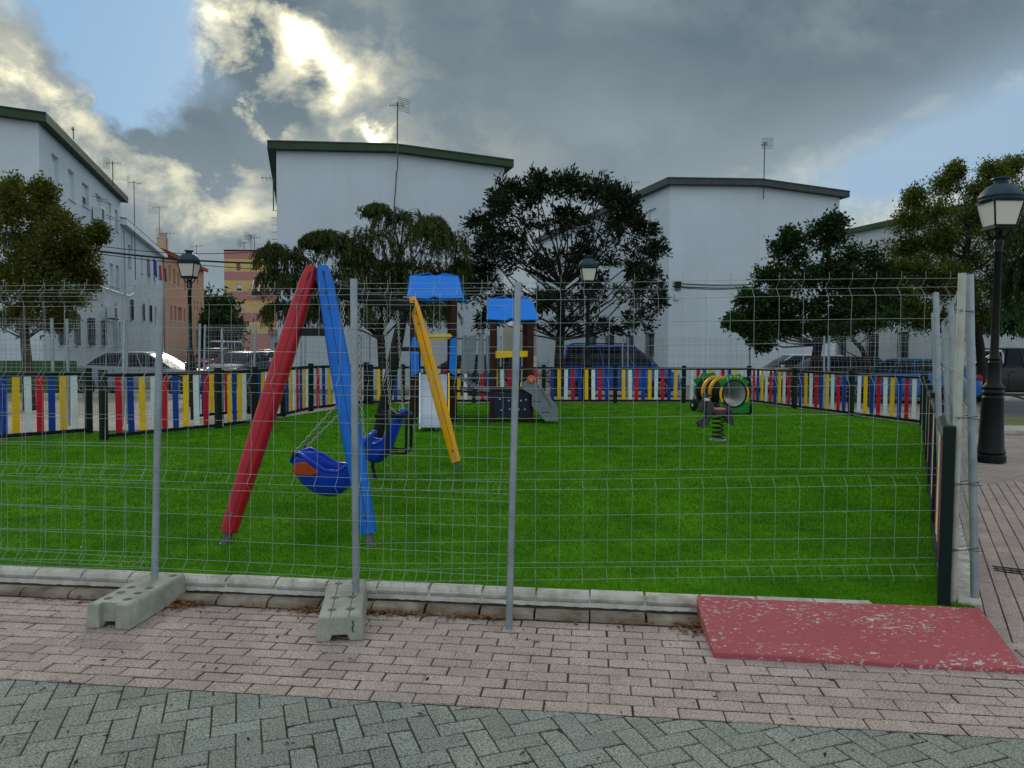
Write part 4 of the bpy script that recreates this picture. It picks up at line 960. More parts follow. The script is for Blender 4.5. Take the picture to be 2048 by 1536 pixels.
for k, (l_, r_) in enumerate(((feet[0], feet[1]), (feet[3], feet[2]))):
    f = .24 if k == 0 else .3; p = l_[2].lerp(l_[1], f); q = r_[2].lerp(r_[1], f); b = MB(); b.beam(p, q, .04, .06); obj('cross_bar', b, 'leg_black', sw_)
def chain(b, p, q, step=.034, r=.0042):
    p, q = Vector(p), Vector(q); d = q-p; n = max(2, int(d.length/step)); d.normalize(); u = d.orthogonal().normalized(); v = d.cross(u)
    for i in range(n):
        c = p.lerp(q, (i+.5)/n); x = u if i % 2 else v; x = (x*math.cos(.6)+(d.cross(x))*math.sin(.6)); L_ = step*.72; W_ = step*.28; pts = []
        for k in range(8): a = 2*PI*k/8; pts.append(c+d*L_*math.cos(a)*.95+x*W_*math.sin(a)*1.2)
        b.tube(pts, r, 4, closed=True)
mat('chain_metal', (.35, .36, .33), .4, metal=.8)
def onbeam(t): return bs_.lerp(be_, t)-Vector((0, 0, .06))
# seat A: deep cradle seat seen from the side
def swing_seat(label, cen, rz, tilt, beam_ts, yoke, attach, harness, sc_=.86, prof=None):
    t = thing('cradle_swing', cen, label, 'swing seat', 'blue inclusive swing seats hanging from the beam')
    # shell profile along x (foot end -> head end), half width, depth
    prof = prof or [(-.40, .10, .04, .17), (-.37, .02, .12, .24), (-.28, -.10, .20, .27), (-.15, -.19, .24, .20), (.0, -.22, .25, .10), (.13, -.20, .25, .09), (.24, -.08, .24, .16), (.33, .10, .23, .27), (.40, .30, .22, .40), (.45, .42, .18, .46), (.46, .46, .10, .47)]
    M_ = Matrix.Translation(cen) @ Matrix.Rotation(rz, 4, 'Z') @ Matrix.Rotation(tilt, 4, 'Y') @ Matrix.Scale(sc_, 4)
    def shell(off):
        vs = []; K = 12
        for (x, zb, hw, zt) in prof:
            for k in range(K+1):
                a = PI*k/K; c = math.cos(a); s = math.sin(a)**.7
                hwk = hw-off; y = -hwk*(math.copysign(abs(c)**.7, c)); z = zt-(zt-zb-off)*s
                vs.append(M_ @ Vector((x*(1-off*.8), y, z)))
        return vs, K
    b = MB(); v1, K = shell(0); v2, K = shell(.028); n = len(prof); k1 = K+1
    fs = []
    for i in range(n-1):
        for k in range(K):
            fs.append((i*k1+k, i*k1+k+1, (i+1)*k1+k+1, (i+1)*k1+k))
    o = len(v1); fs2 = [tuple(j+o for j in f[::-1]) for f in fs]
    rim = []
    for i in range(n-1):
        rim.append((i*k1, (i+1)*k1, o+(i+1)*k1, o+i*k1)); rim.append((i*k1+K, o+i*k1+K, o+(i+1)*k1+K, (i+1)*k1+K))
    for k in range(K): rim.append((k, k+1, o+k+1, o+k)); e = (n-1)*k1; rim.append((e+k, e+k+1, o+e+k+1, o+e+k))
    b.add([tuple(p) for p in v1+v2], fs+fs2+rim); sh = obj('shell', b, 'seat_blue', t, smooth='all', sub=1)
    r = MB()
    for sgn in (-1, 1):
        pts = [M_ @ Vector((x, sgn*hw, zt)) for (x, zb, hw, zt) in prof]; r.tube(pts, .017, 8)
    r.tube([M_ @ Vector((prof[0][0], y, prof[0][3])) for y in (-.05, 0, .05)], .024, 8); r.tube([M_ @ Vector((prof[-1][0], y, prof[-1][3])) for y in (-.06, 0, .06)], .024, 8)
    obj('rim', r, 'seat_blue', t, smooth='all')
    # orange pads inside and on the flanks
    pd = MB(); vs = []
    for (x, zb, hw, zt) in prof[2:9]:
        for k in (3, 4, 5, 6, 7, 8, 9):
            a = PI*k/K; c = math.cos(a); s = math.sin(a)**.7; vs.append(tuple(M_ @ Vector((x*.96, -(hw-.036)*math.copysign(abs(c)**.7, c), zt-(zt-zb-.040)*s))))
    pd.add(vs, [(i*7+k, i*7+k+1, (i+1)*7+k+1, (i+1)*7+k) for i in range(6) for k in range(6)]); obj('pad', pd, 'orange', t, smooth='all', fix=False)
    for sgn in (-1, 1):
        pf = MB(); pf.prism([(-.35, .10), (-.30, .18), (-.20, .19), (-.06, .08), (-.14, .045), (-.30, .05)], M_ @ Vector((0, sgn*.232, 0)), M_.to_3x3() @ Vector((1, 0, 0)), M_.to_3x3() @ Vector((0, 0, 1)), (M_.to_3x3() @ Vector((0, sgn*.025, 0)))); obj('side_pad', pf, 'orange', t, bev=.01)
    for i, tt in enumerate(beam_ts):
        cb = MB(); sgn = -1 if i == 0 else 1; top = onbeam(tt); yk = Vector(yoke[i]); chain(cb, top, yk)
        for (ax_, az_) in attach:
            hwv = .2 if ax_ > 0 else .22
            chain(cb, yk, M_ @ Vector((ax_, sgn*hwv, az_)))
        obj('chain', cb, 'chain_metal', t, fix=False)
    fl = MB()
    for sgn in (-1, 1):
        for (ax_, az_) in attach: p = M_ @ Vector((ax_, sgn*(.2 if ax_ > 0 else .22), az_)); fl.tube([p-Vector((0, 0, .03)), p+Vector((0, 0, .03))], [.02, .01], 8)
    obj('chain_lug', fl, 'rubber', t)
    if harness:
        h = MB(); q = lambda x, y, z: cen+Vector((x-.03, y, z+.11))
        for y in (-.2, .2):
            h.tube([q(.02, y, .33), q(.36, y, .33), q(.37, y, .30), q(.36, y, -.08), q(.08, y, -.10)], .02, 8); h.tube([q(.16, y, .32), q(.15, y, -.08)], .018, 8)
        h.tube([q(.365, -.2, .32), q(.365, .2, .32)], .022, 8); h.tube([q(.36, -.2, -.08), q(.36, .2, -.08)], .02, 8); h.tube([q(-.06, .2, -.04), q(-.08, .18, -.3), q(-.03, .1, -.42)], .022, 8)
        obj('harness', h, 'rubber', t, smooth=True)
    return t
cA = Vector((-1.66, 6.85, .44)); cB = Vector((-1.49, 8.4, .44))
swing_seat('near blue swing seat hanging between the red and blue legs', cA, 0, .0, (.17, .31), ((-1.50, 6.62, 1.17), (-1.44, 7.1, 1.19)), ((-.33, .27), (.33, .28)), False)
swing_seat('further blue swing seat with black harness frame and raised headrest', cB, 0, -.12, (.60, .79), ((-1.33, 8.15, .98), (-1.27, 8.68, .99)), ((.38, .50), (.20, .30)), True, .80, [(-.32, .10, .10, .17), (-.29, .0, .2, .21), (-.16, -.1, .24, .21), (0, -.16, .25, .15), (.12, -.08, .25, .20), (.22, .08, .24, .34), (.31, .26, .22, .47), (.39, .42, .19, .54), (.45, .51, .12, .55)])
# ================================================================ play tower with slide and bridge
TY = 16.0; ppm = F/TY
def X_(px, D=TY): return (px-1024)/F*D
def Z_(py, D=TY, px=940): return atD(px, py, D).z
pt = thing('play_tower', (X_(945), TY, GZ), 'double play tower with blue roofs, slide, grey plank bridge and climbing board', 'play tower')
def col(x, y, z0, z1, w_=.10, nm='post', mt_='post_brown'):
    b = MB(); b.box((x, y, (z0+z1)/2), (w_, w_, z1-z0)); return obj(nm, b, mt_, pt, bev=.012)
def panel(nm, poly, D, th, mt_, bev=.008, lab=None):
    # poly in picture-measured metres at depth D
    b = MB(); b.prism([(X_(x, D), atD(x, y, D).z) for x, y in poly], (0, D, 0), (1, 0, 0), (0, 0, 1), (0, th, 0)); return obj(nm, b, mt_, pt, bev=bev, label=lab)
yF, yBk = TY-.55, TY+.55
# left tower
for px, D in ((908, yF), (826, yF), (900, yBk), (835, yBk)): col(X_(px, D), D, GZ-.02, Z_(590, D), .12)
def roof(cx_px, w0, w1, z0, z1, D, label):
    # barrel-like faceted gable: zigzag lower edge, bent side planes front and back
    xl, xr = X_(w0[0], D-.65), X_(w0[1], D-.65); xtl, xtr = X_(w1[0], D-.25), X_(w1[1], D-.25)
    for sgn in (-1, 1):
        y0, y1 = D+sgn*.68, D+sgn*.22; xm0, xm1 = (xl+xr)/2, (xl+xr)/2+.05
        b = MB(); v = [(xl, y0, z0+.02), (xm0-.13, y0, z0), (xm0-.03, y0+sgn*-.02, z0+.05), (xm0+.12, y0, z0), (xr, y0, z0+.02), (xtr, y1, z1-.04), (xm1+.28, y1, z1-.0), (xm1+.06, y1, z1+.03), (xm1-.05, y1, z1-.02), (xtl, y1, z1-.03)]
        o_ = Vector((0, -sgn*.025, -.015)); v = [Vector(p) for p in v]; k = len(v)
        b.add(v+[p+o_ for p in v], [tuple(range(k)), tuple(range(k, 2*k))[::-1]]+[(i, (i+1) % k, k+(i+1) % k, k+i) for i in range(k)])
        obj('roof', b, 'roof_blue', pt)
    b = MB(); v = [Vector(p) for p in ((xtl-.02, D-.22, z1-.035), ((xtl+xtr)/2-.12, D-.22, z1+.04), ((xtl+xtr)/2+.02, D-.2, z1-.03), ((xtl+xtr)/2+.25, D-.2, z1+.025), (xtr, D-.22, z1-.03))]
    k = 5; vv = v+[p+Vector((0, .44, .0)) for p in v]; vv += [p-Vector((0, 0, .02)) for p in vv]
    b.add(vv, [(i, i+1, k+i+1, k+i) for i in range(4)]+[(2*k+i, 3*k+i, 3*k+i+1, 2*k+i+1) for i in range(4)]+[(i, 2*k+i, 2*k+i+1, i+1) for i in range(4)]+[(k+i, k+i+1, 3*k+i+1, 3*k+i) for i in range(4)])
    obj('roof_cap', b, 'roof_blue', pt)
roof(870, (814, 926), (819, 916), Z_(598, TY-.65), Z_(549, TY-.25), TY, '')
roof(1023, (972, 1077), (975, 1063), Z_(640, TY-.65), Z_(594, TY-.25), TY, '')
# right tower posts
for px, D in ((985, yF), (1061, yF), (988, yBk), (1050, yBk)): col(X_(px, D), D, GZ-.02, Z_(632, D), .12)
zA = Z_(752, yF); zB = Z_(781, yF)
b = MB(); b.obox((X_(822, yF), yF-.05, zA-.04), (X_(914, yF)-X_(822, yF), 0, 0), (0, 1.2, 0), (0, 0, .06)); obj('platform', b, 'rubber', pt)
b = MB(); b.obox((X_(980, yF), yF-.05, zB-.04), (X_(1066, yF)-X_(980, yF), 0, 0), (0, 1.2, 0), (0, 0, .06)); obj('platform', b, 'rubber', pt)
# yellow bars, blue side boards
panel('guard_board', [(849, 669), (902, 667), (903, 677), (880, 681), (850, 682)], yF-.03, .03, 'p_yellow')
b = MB(); b.tube([(X_(838, yF), yF-.08, Z_(674, yF)), (X_(905, yF), yF-.08, Z_(673, yF))], .015, 8); obj('hand_rail', b, 'steel', pt, smooth=True)
panel('side_board', [(824, 676), (830, 673), (836, 685), (838, 742), (832, 750), (822, 752), (820, 700)], yF-.09, .03, 'roof_blue')
panel('side_board', [(900, 680), (912, 674), (913, 752), (905, 750), (898, 742)], yF-.09, .03, 'roof_blue')
panel('guard_board', [(989, 702), (1022, 701), (1024, 714), (1056, 714), (1056, 702), (1040, 701), (1022, 700.5), (989, 701)][::-1] if False else [(989, 702), (1056, 702), (1056, 714), (1025, 714.5), (989, 717)], yF-.03, .03, 'p_yellow')
panel('back_panel', [(1028, 715), (1043, 712), (1043, 765), (1028, 765)], yBk-.1, .03, 'p_blue')
# slide
sl_ = MB(); x0s, x1s = X_(841, yF), X_(897, yF)-.04; za = zA+.03; pth = [(yF+.1, za), (yF-.12, za), (yF-.3, za-.08), (yF-1.25, .36), (yF-1.5, .25), (yF-1.75, .22), (yF-1.85, .20)]
for i in range(len(pth)-1):
    (ya, z_a), (yb, z_b) = pth[i], pth[i+1]; v = [(X_(841, ya), ya, z_a), (X_(894, ya), ya, z_a), (X_(894, yb), yb, z_b), (X_(841, yb), yb, z_b)]; v += [(p[0], p[1], p[2]-.02) for p in v]
    sl_.add(v, [(0, 1, 2, 3), (7, 6, 5, 4), (0, 3, 7, 4), (1, 5, 6, 2), (2, 6, 7, 3), (0, 4, 5, 1)])
slo = obj('slide', sl_, 'slide_white', pt)
for xs_ in (841, 896):
    b = MB(); up_ = [(y, z+.14) for y, z in pth]; dn = [(y, z-.05) for y, z in pth]; up_ = [(y, z+.02+.05*min(1, max(0, (yF-y)*3))) for y, z in pth]
    ks = (xs_-1024)/F; b.prism([(y, z) for y, z in up_]+[(y, z) for y, z in dn[::-1]], (-.03 if xs_ < 850 else 0, 0, 0), (ks, 1, 0), (0, 0, 1), (.03, 0, 0)); obj('slide_side', b, 'p_white' if xs_ < 850 else 'p_yellow', slo)
b = MB(); xm_ = (x0s+x1s)/2; b.beam((x0s+.05, yF-1.55, .2), (x0s+.05, yF-1.55, GZ-.02), .04, .04, up=(0, 1, 0)); b.beam((x1s-.05, yF-1.55, .2), (x1s-.05, yF-1.55, GZ-.02), .04, .04, up=(0, 1, 0)); obj('slide_foot', b, 'steel', slo)
# bridge of grey planks: near and far railing, deck
for D in (yF-.02, yBk-.1):
    for i, (a, c, tl_b, tr_b) in enumerate(((924, 934, 920, 937), (937, 951, 937, 948), (957, 966, 954, 969), (971, 985, 974, 981))):
        panel('railing_plank', [(a, 671), (c, 670), (c+1.5, 690), (tr_b, 742), (tr_b-4, 748), (tl_b+3, 748), (tl_b, 744), (a-1, 700)], D, .025, 'board_grey')
for (ya, D) in ((677, yF), (733, yF), (677, yBk), (733, yBk)):
    b = MB(); b.tube([(X_(908, D), D, Z_(ya, D)), (X_(985, D), D, Z_(ya+4, D))], .014, 6); obj('bridge_chain', b, 'leg_black', pt)
dk = MB()
for i in range(8):
    f0, f1 = i/8, (i+.9)/8; xa = X_(915, yF)*(1-f0)+X_(982, yF)*f0; xb = X_(915, yF)*(1-f1)+X_(982, yF)*f1; sag = .07*math.sin(PI*(i+.5)/8); zz = zA*(1-f0)+zB*f0-.04-sag
    dk.obox((xa, yF, zz), (xb-xa, 0, -.01), (0, 1.0, 0), (0, 0, .04))
obj('bridge_deck', dk, 'board_grey', pt)
for D in (yF, yBk): b = MB(); b.beam((X_(912, yF), D, Z_(782, yF)), (X_(983, yF), D, Z_(786, yF)), .04, .05); obj('brace', b, 'leg_black', pt)
# navy play panel under the right tower, with bolts
panel('play_panel', [(988, 786), (1061, 786), (1062, 832), (1055, 835), (992, 834), (987, 828)], yF-.08, .03, 'board_navy')
bl_ = MB()
for (x, y) in ((1000, 797), (1018, 800), (1042, 800), (1052, 798), (1003, 819), (1020, 817), (1038, 817), (1050, 817)): bl_.lathe([(.018, -.02), (.018, 0)], (X_(x, yF), yF-.08, Z_(y, yF)), 8, 'y')
obj('bolt', bl_, 'steel', pt)
# climbing board with slots, tilted to the ground on the right
D = yF-.1
panel('climbing_board', [(1046, 765), (1053, 760), (1070, 764), (1090, 782), (1110, 807), (1117, 818), (1117, 843), (1092, 843), (1064, 812), (1064, 790), (1045, 778)], D-.12, .03, 'board_grey')
panel('climbing_board', [(1046, 765), (1053, 760), (1070, 764), (1090, 782), (1110, 807), (1117, 818), (1117, 843), (1092, 843), (1064, 812), (1064, 790), (1045, 778)], D+.75, .03, 'board_grey')
cs = MB()
for k in range(7):
    f = k/6; xx = X_(1068, D)*(1-f)+X_(1108, D)*f; zz = Z_(783, D)*(1-f)+Z_(834, D)*f; cs.obox((xx-.06, D-.09, zz), (.14, 0, 0), (0, .84, 0), (0, 0, .03))
obj('step', cs, 'board_grey', pt)
for (x, y, a) in ((1082, 773, 50), (1090, 785, 55), (1098, 797, 55), (1104, 806, 58)):
    b = MB(); cc = Vector((X_(x-4, D), D-.128, Z_(y, D))); e = Vector((math.cos(R(a)), 0, -math.sin(R(a)))); b.beam(cc-e*.07, cc+e*.07, .005, .02, up=(0, 1, 0)); obj('slot', b, 'leg_black', pt)
for (xa, xb, y) in ((1066, 1082, 802), (1083, 1100, 823)):
    b = MB(); b.obox((X_(xa, D), D-.124, Z_(y, D)), (X_(xb, D)-X_(xa, D), 0, 0), (0, .003, 0), (0, 0, .012)); obj('slot', b, 'leg_black', pt)
hw_ = MB(); c_ = Vector((X_(1062, D), D-.14, Z_(757, D))); hw_.tube([c_+Vector((math.cos(2*PI*k/14)*.06, 0, math.sin(2*PI*k/14)*.06)) for k in range(14)], .022, 6, closed=True); obj('steering_wheel', hw_, 'red_seat', pt, smooth='all')
hw_ = MB(); hw_.lathe([(.035, -.02), (.035, .02)], tuple(c_), 12, 'y'); obj('hub', hw_, 'p_yellow', pt)
# ================================================================ tunnel toy
c_f = atD(1469, 790, 17.7); c_b = atD(1414, 787, 19.0); ax_ = (c_b-c_f); ax_.z = 0; tl3 = ax_.length; ax_.normalize(); c_f.z = .60; sx = Vector((ax_.y, -ax_.x, 0)); zv = Vector((0, 0, 1)); CZ = .60
tt = thing('tunnel_toy', (c_f+c_b)/2-zv*.5, 'crawl through tunnel toy with green scalloped ends, yellow rings and black wheels', 'play tunnel')
tt.location.z = GZ
def ring(name, s, ro, ri, th, mt_, a0=0, a1=2*PI, n=40, scall=None, par=tt):
    b = MB(); full = abs(a1-a0-2*PI) < 1e-6; k = n if full else n+1; vs = []
    for i in range(k):
        a = a0+(a1-a0)*i/n; r_ = ro+(scall(a) if scall else 0); u_ = sx*math.cos(a)+zv*math.sin(a); base = Vector((c_f.x, c_f.y, CZ))+ax_*s
        vs += [base+u_*r_, base+u_*ri, base+u_*ri+ax_*th, base+u_*r_+ax_*th]
    fs = []
    for i in range(n):
        j = (i+1) % k
        for q_ in range(4): fs.append((4*i+q_, 4*i+(q_+1) % 4, 4*j+(q_+1) % 4, 4*j+q_))
    if not full: fs += [(0, 3, 2, 1), (4*(k-1), 4*(k-1)+1, 4*(k-1)+2, 4*(k-1)+3)]
    b.add(vs, fs); return obj(name, b, mt_, par, smooth=True)
cr_ = MB(); n = 40; segs = 60; vs = []
for i in range(segs+1):
    s = .02+(tl3-.04)*i/segs; r_ = .325+(.018 if i % 2 else 0)
    for k in range(n): a = 2*PI*k/n; vs.append(Vector((c_f.x, c_f.y, CZ))+ax_*s+(sx*math.cos(a)+zv*math.sin(a))*r_)
cr_.add(vs, [(i*n+k, i*n+(k+1) % n, (i+1)*n+(k+1) % n, (i+1)*n+k) for i in range(segs) for k in range(n)]); obj('tunnel_outside', cr_, 'rubber', tt, smooth='all')
ci = MB(); vs = []
for i in range(2*segs+1):
    s = .0+tl3*i/(2*segs)
    for k in range(n): a = 2*PI*k/n; vs.append(Vector((c_f.x, c_f.y, CZ))+ax_*s+(sx*math.cos(a)+zv*math.sin(a))*(.30+(.004 if i % 2 else 0)))
ci.add(vs, [(i*n+k, (i+1)*n+k, (i+1)*n+(k+1) % n, i*n+(k+1) % n) for i in range(2*segs) for k in range(n)]); obj('tunnel_lining', ci, 'tube_grey', tt, smooth='all', fix=False)
ring('rim', -.01, .335, .298, .03, 'rubber')
sc = lambda a: (.10+.03*math.cos(a*10) if .15 < a/PI < .85 else 0)
ring('end_ring', .02, .36, .325, .045, 'tun_green', scall=sc); ring('end_ring', tl3-.06, .36, .325, .045, 'tun_green', scall=sc)
for a0, a1 in ((PI*.86, PI*1.18), (-PI*.18, PI*.14)): ring('ring_patch', -.005, .385, .335, .024, 'leg_yellow', a0, a1, 12)
ring('yellow_ring', tl3*.36, .40, .33, .07, 'leg_yellow', -PI*.1, PI*1.1, 30); ring('yellow_ring', tl3*.62, .40, .33, .07, 'leg_yellow', -PI*.1, PI*1.1, 30)
for (a, mt_) in ((.36, 'p_yellow'), (.43, 'p_white'), (.5, 'p_yellow'), (.58, 'p_white'), (.65, 'p_yellow')):
    b = MB(); base = Vector((c_f.x, c_f.y, CZ))+ax_*.012; u_ = sx*math.cos(a*PI)+zv*math.sin(a*PI); v_ = sx*-math.sin(a*PI)+zv*math.cos(a*PI); p = base+u_*.41; b.add([p+u_*.035, p+v_*.022, p-u_*.035, p-v_*.022], [(0, 1, 2, 3)]); obj('leaf_mark', b, mt_, tt)
b = MB(); bo_ = Vector((c_f.x, c_f.y, GZ)); b.prism([(-.38, .05), (.40, .05), (.42, .40), (.33, .28), (.18, .19), (.0, .165), (-.18, .19), (-.33, .28), (-.38, .36)], bo_, sx, zv, ax_*.05); obj('base_panel', b, 'tun_green', tt)
b = MB(); b.prism([(-.38, .05), (.40, .05), (.42, .40), (.33, .28), (.18, .19), (.0, .165), (-.18, .19), (-.33, .28), (-.38, .36)], bo_+ax_*(tl3-.05), sx, zv, ax_*.05); obj('base_panel', b, 'tun_green', tt)
for sgn, s in ((1, .1), (1, tl3-.15), (-1, .1), (-1, tl3-.15)):
    w_ = MB(); c = bo_+sx*sgn*.44+ax_*s+zv*.15; n = 20; vs = []
    for k, r_ in ((0, .13), (.015, .15), (.055, .15), (.07, .13)):
        for i in range(n): a = 2*PI*i/n; vs.append(c+sx*sgn*(k-.035)+(ax_*math.cos(a)+zv*math.sin(a))*r_)
    w_.add(vs, [(j*n+i, j*n+(i+1) % n, (j+1)*n+(i+1) % n, (j+1)*n+i) for j in range(3) for i in range(n)]+[tuple(range(n)), tuple(range(3*n, 4*n))]); wo = obj('wheel', w_, 'rubber', tt, smooth=True)
    h_ = MB(); vs = [c+sx*sgn*.037+(ax_*math.cos(2*PI*i/10)+zv*math.sin(2*PI*i/10))*.04 for i in range(10)]; h_.add(vs, [tuple(range(10))]); obj('hub_cap', h_, 'p_white', wo)
# ================================================================ spring rider
ro_ = at(1434, 881, GZ); rd_t = thing('spring_rider', ro_, 'dark grey animal spring rider with red seat and goggle eyes on a coil spring', 'spring rider')
DD = ro_.y; rx = lambda px: (px-1434)/F*DD; rz_ = lambda py: GZ+(881-py)/F*DD
b = MB(); pts = []
for i in range(110): a = 2*PI*i/110*5.3; z = GZ+.03+.40*i/109; r_ = .095+.005*math.sin(i*.1); pts.append((ro_.x+.012+math.cos(a)*r_, ro_.y+math.sin(a)*r_, z))
b.tube(pts, .012, 8); obj('spring', b, 'lamp_iron', rd_t, smooth='all')
b = MB(); b.lathe([(.15, GZ-.01), (.15, GZ+.012), (.10, GZ+.02)], (ro_.x+.01, ro_.y, 0), 20)
for a in range(6): b.box((ro_.x+.01+.13*math.cos(a*1.05), ro_.y+.13*math.sin(a*1.05), GZ+.02), (.05, .02, .02), a*1.05)
obj('base_plate', b, 'steel', rd_t)
def rpan(nm, poly, y, th, mt_, bev=.006): b = MB(); b.prism([(rx(x), rz_(y_)) for x, y_ in poly], (ro_.x, ro_.y+y, 0), (1, 0, 0), (0, 0, 1), (0, th, 0)); return obj(nm, b, mt_, rd_t, bev=bev)
K_ = lambda l: [(1350+x/7.68, 700+y/7.68) for x, y in l]
for y in (-.13, .10):
    rpan('body_panel', K_([(470, 790), (520, 770), (555, 850), (560, 890), (620, 905), (720, 905), (750, 870), (800, 855), (840, 900), (855, 1000), (870, 1110), (850, 1150), (800, 1110), (760, 1050), (740, 1000), (600, 1010), (540, 1000), (500, 1080), (490, 1150), (440, 1140), (390, 1205), (330, 1120), (400, 1090), (455, 1040), (470, 960), (440, 960)]), y, .03, 'rider_grey')
hd_ = rpan('head', K_([(390, 800), (415, 720), (425, 660), (450, 650), (455, 710), (470, 710), (480, 650), (500, 660), (500, 730), (530, 760), (530, 850), (500, 930), (460, 965), (400, 960), (360, 900), (360, 850)]), -.05, .10, 'rider_grey', .012)
for ex in (440, 482):
    b = MB(); c = (ro_.x+rx(1350+ex/7.68), ro_.y-.065, rz_(700+755/7.68)); b.lathe([(.024, -.012), (.026, 0), (.024, .012)], c, 16, 'y'); e = obj('eye', b, 'eye_white', rd_t)
    b = MB(); b.lathe([(.009, -.016), (.009, -.011)], (c[0]-.004, c[1], c[2]-.004), 12, 'y'); obj('pupil', b, 'rubber', e)
b = MB(); c = (ro_.x+rx(1350+430/7.68), ro_.y-.052, rz_(700+885/7.68)); b.tube([(c[0]+.022*math.cos(a*.5), c[1], c[2]+.036*math.sin(a*.5)) for a in range(11)], .004, 5); obj('nostril', b, 'rubber', rd_t)
b = MB(); b.box((ro_.x+rx(1436.5), ro_.y, rz_(817.5)), (.30*.85, .26, .03)); obj('seat', b, 'red_seat', rd_t, bev=.014)
b = MB(); b.box((ro_.x+rx(1436), ro_.y, rz_(826)), (.22, .20, .10)); obj('seat_block', b, 'rubber', rd_t, bev=.01)
for (x, y) in ((545, 970), (778, 945)):
    b = MB(); p = (ro_.x+rx(1350+x/7.68), ro_.y, rz_(700+y/7.68)); b.tube([(p[0], p[1]-.19, p[2]), (p[0], p[1]+.19, p[2])], .028, 12); obj('foot_rest', b, 'rubber', rd_t, smooth=True)
b = MB(); p = (ro_.x+rx(1350+500/7.68), ro_.y, rz_(700+690/7.68)); b.tube([(p[0], p[1]-.17, p[2]), (p[0], p[1]+.17, p[2])], .014, 8); obj('handle', b, 'rubber', rd_t)
# ================================================================ street lamps
def lamp_proto(label, loc, s):
    t = thing('street_lamp', loc, label, 'street lamp', 'cast iron lantern street lamps')
    b = MB(); pr = [(.205, 0), (.205, .09), (.185, .11), (.20, .14), (.185, .19), (.175, .21), (.155, .62), (.145, .95), (.15, .97), (.135, 1.0), (.155, 1.05), (.14, 1.09), (.16, 1.13), (.115, 1.18), (.105, 1.2), (.085, 1.48), (.09, 1.50), (.075, 1.53), (.09, 1.56), (.07, 1.60), (.058, 1.70), (.048, 3.15), (.06, 3.17), (.05, 3.22), (.075, 3.30), (.05, 3.36), (.07, 3.42), (.04, 3.48)]
    b.lathe(pr, (0, 0, 0), 24); obj('column', b, 'lamp_iron', t, world=False, smooth=True)
    br = MB()
    for k in range(4):
        a = PI/4+k*PI/2; c, s_ = math.cos(a), math.sin(a); br.tube([(c*.05, s_*.05, 3.36), (c*.12, s_*.12, 3.42), (c*.16, s_*.16, 3.50)], .014, 6)
    br.box((0, 0, 3.52), (.34, .34, .03)); obj('lantern_bracket', br, 'lamp_iron', t, world=False)
    # lantern body: inverted truncated pyramid, panes and bars
    b0, b1, z0, z1 = .155, .225, 3.54, 3.92
    for k in range(4):
        a = k*PI/2; M_ = Matrix.Rotation(a, 4, 'Z'); p = MB(); p.add([M_ @ Vector(q) for q in ((-b0+.01, -b0, z0), (b0-.01, -b0, z0), (b1-.01, -b1, z1), (-b1+.01, -b1, z1))], [(0, 1, 2, 3)]); obj('pane', p, 'lamp_pane', t, world=False)
    fr = MB()
    for k in range(4):
        a = k*PI/2; M_ = Matrix.Rotation(a, 4, 'Z'); fr.beam(M_ @ Vector((-b0, -b0, z0)), M_ @ Vector((-b1, -b1, z1)), .022, .022); fr.beam(M_ @ Vector((-b0, -b0-.002, z0+.01)), M_ @ Vector((b0, -b0-.002, z0+.01)), .02, .02); fr.beam(M_ @ Vector((-b1, -b1-.002, z1-.01)), M_ @ Vector((b1, -b1-.002, z1-.01)), .022, .03)
    obj('lantern_frame', fr, 'lamp_iron', t, world=False)
    rf_ = MB(); rf_.lathe([(.25, 3.90), (.285, 3.935), (.275, 3.95), (.29, 3.99), (.275, 4.02), (.24, 4.08), (.18, 4.15), (.10, 4.185), (.085, 4.20), (.09, 4.24), (.125, 4.25), (.12, 4.27), (.07, 4.28)], (0, 0, 0), 28, sq=.18)
    obj('lantern_roof', rf_, 'lamp_roof', t, world=False, smooth=True)
    t.scale = (s, s, s); return t
l1 = at(1981, 922); lamp1 = lamp_proto('large near street lamp beside the right corner of the fence', l1, 1.0)
def lamp_copy(px, D, s, label, pyt):
    top = atD(px, pyt, D); c = copy_tree(lamp1); c.location = (top.x, top.y, 0); k = top.z/4.28; c.scale = (k, k, k); c['label'] = label; return c
lamp_copy(378, 20.6, 1, 'street lamp in front of the salmon house on the left', 500)
lamp_copy(1177, 22.3, 1, 'street lamp in front of the dark ragged tree', 511)
l1h = atD(2004, 355, l1.y).z/4.28; lamp1.scale = (l1h*1.0, l1h*1.0, l1h)
# ================================================================ vehicles
mat('glass_car', (.010, .016, .022), .15, spec=.5, ior=1.17); mat('glass_car_pale', (.10, .16, .17), .08, spec=.8)
mat('tyre', (.012, .012, .013), .85); mat('rim', (.32, .33, .34), .35, metal=.8); mat('arch', (.006, .006, .007), .9)
mat('lamp_red', (.45, .01, .01), .2); mat('lamp_clear', (.55, .58, .6), .15); mat('plastic', (.02, .02, .022), .6); mat('plate', (.6, .6, .58), .5)
def paint(nm, c, metal=.3, rough=.42): return mat(nm, c, rough, metal=metal*.6, coat=.15, spec=.4)
paint('paint_silver', (.20, .22, .27), .5); paint('paint_blue', (.006, .085, .46), .0); paint('paint_dark', (.025, .03, .04), .3); paint('paint_black', (.01, .011, .013), .2)
paint('paint_white', (.62, .64, .66), .0); paint('paint_red', (.22, .02, .02), .2); paint('paint_grey', (.16, .17, .20), .5); paint('paint_tan', (.30, .20, .14), .1); paint('paint_sky', (.005, .12, .40), .0)
def interp(pr, x):
    for (x0, z0), (x1, z1) in zip(pr, pr[1:]):
        if x0 <= x <= x1:
            f = (x-x0)/(x1-x0+1e-9); return z0+(z1-z0)*f
    return pr[0][1] if x < pr[0][0] else pr[-1][1]
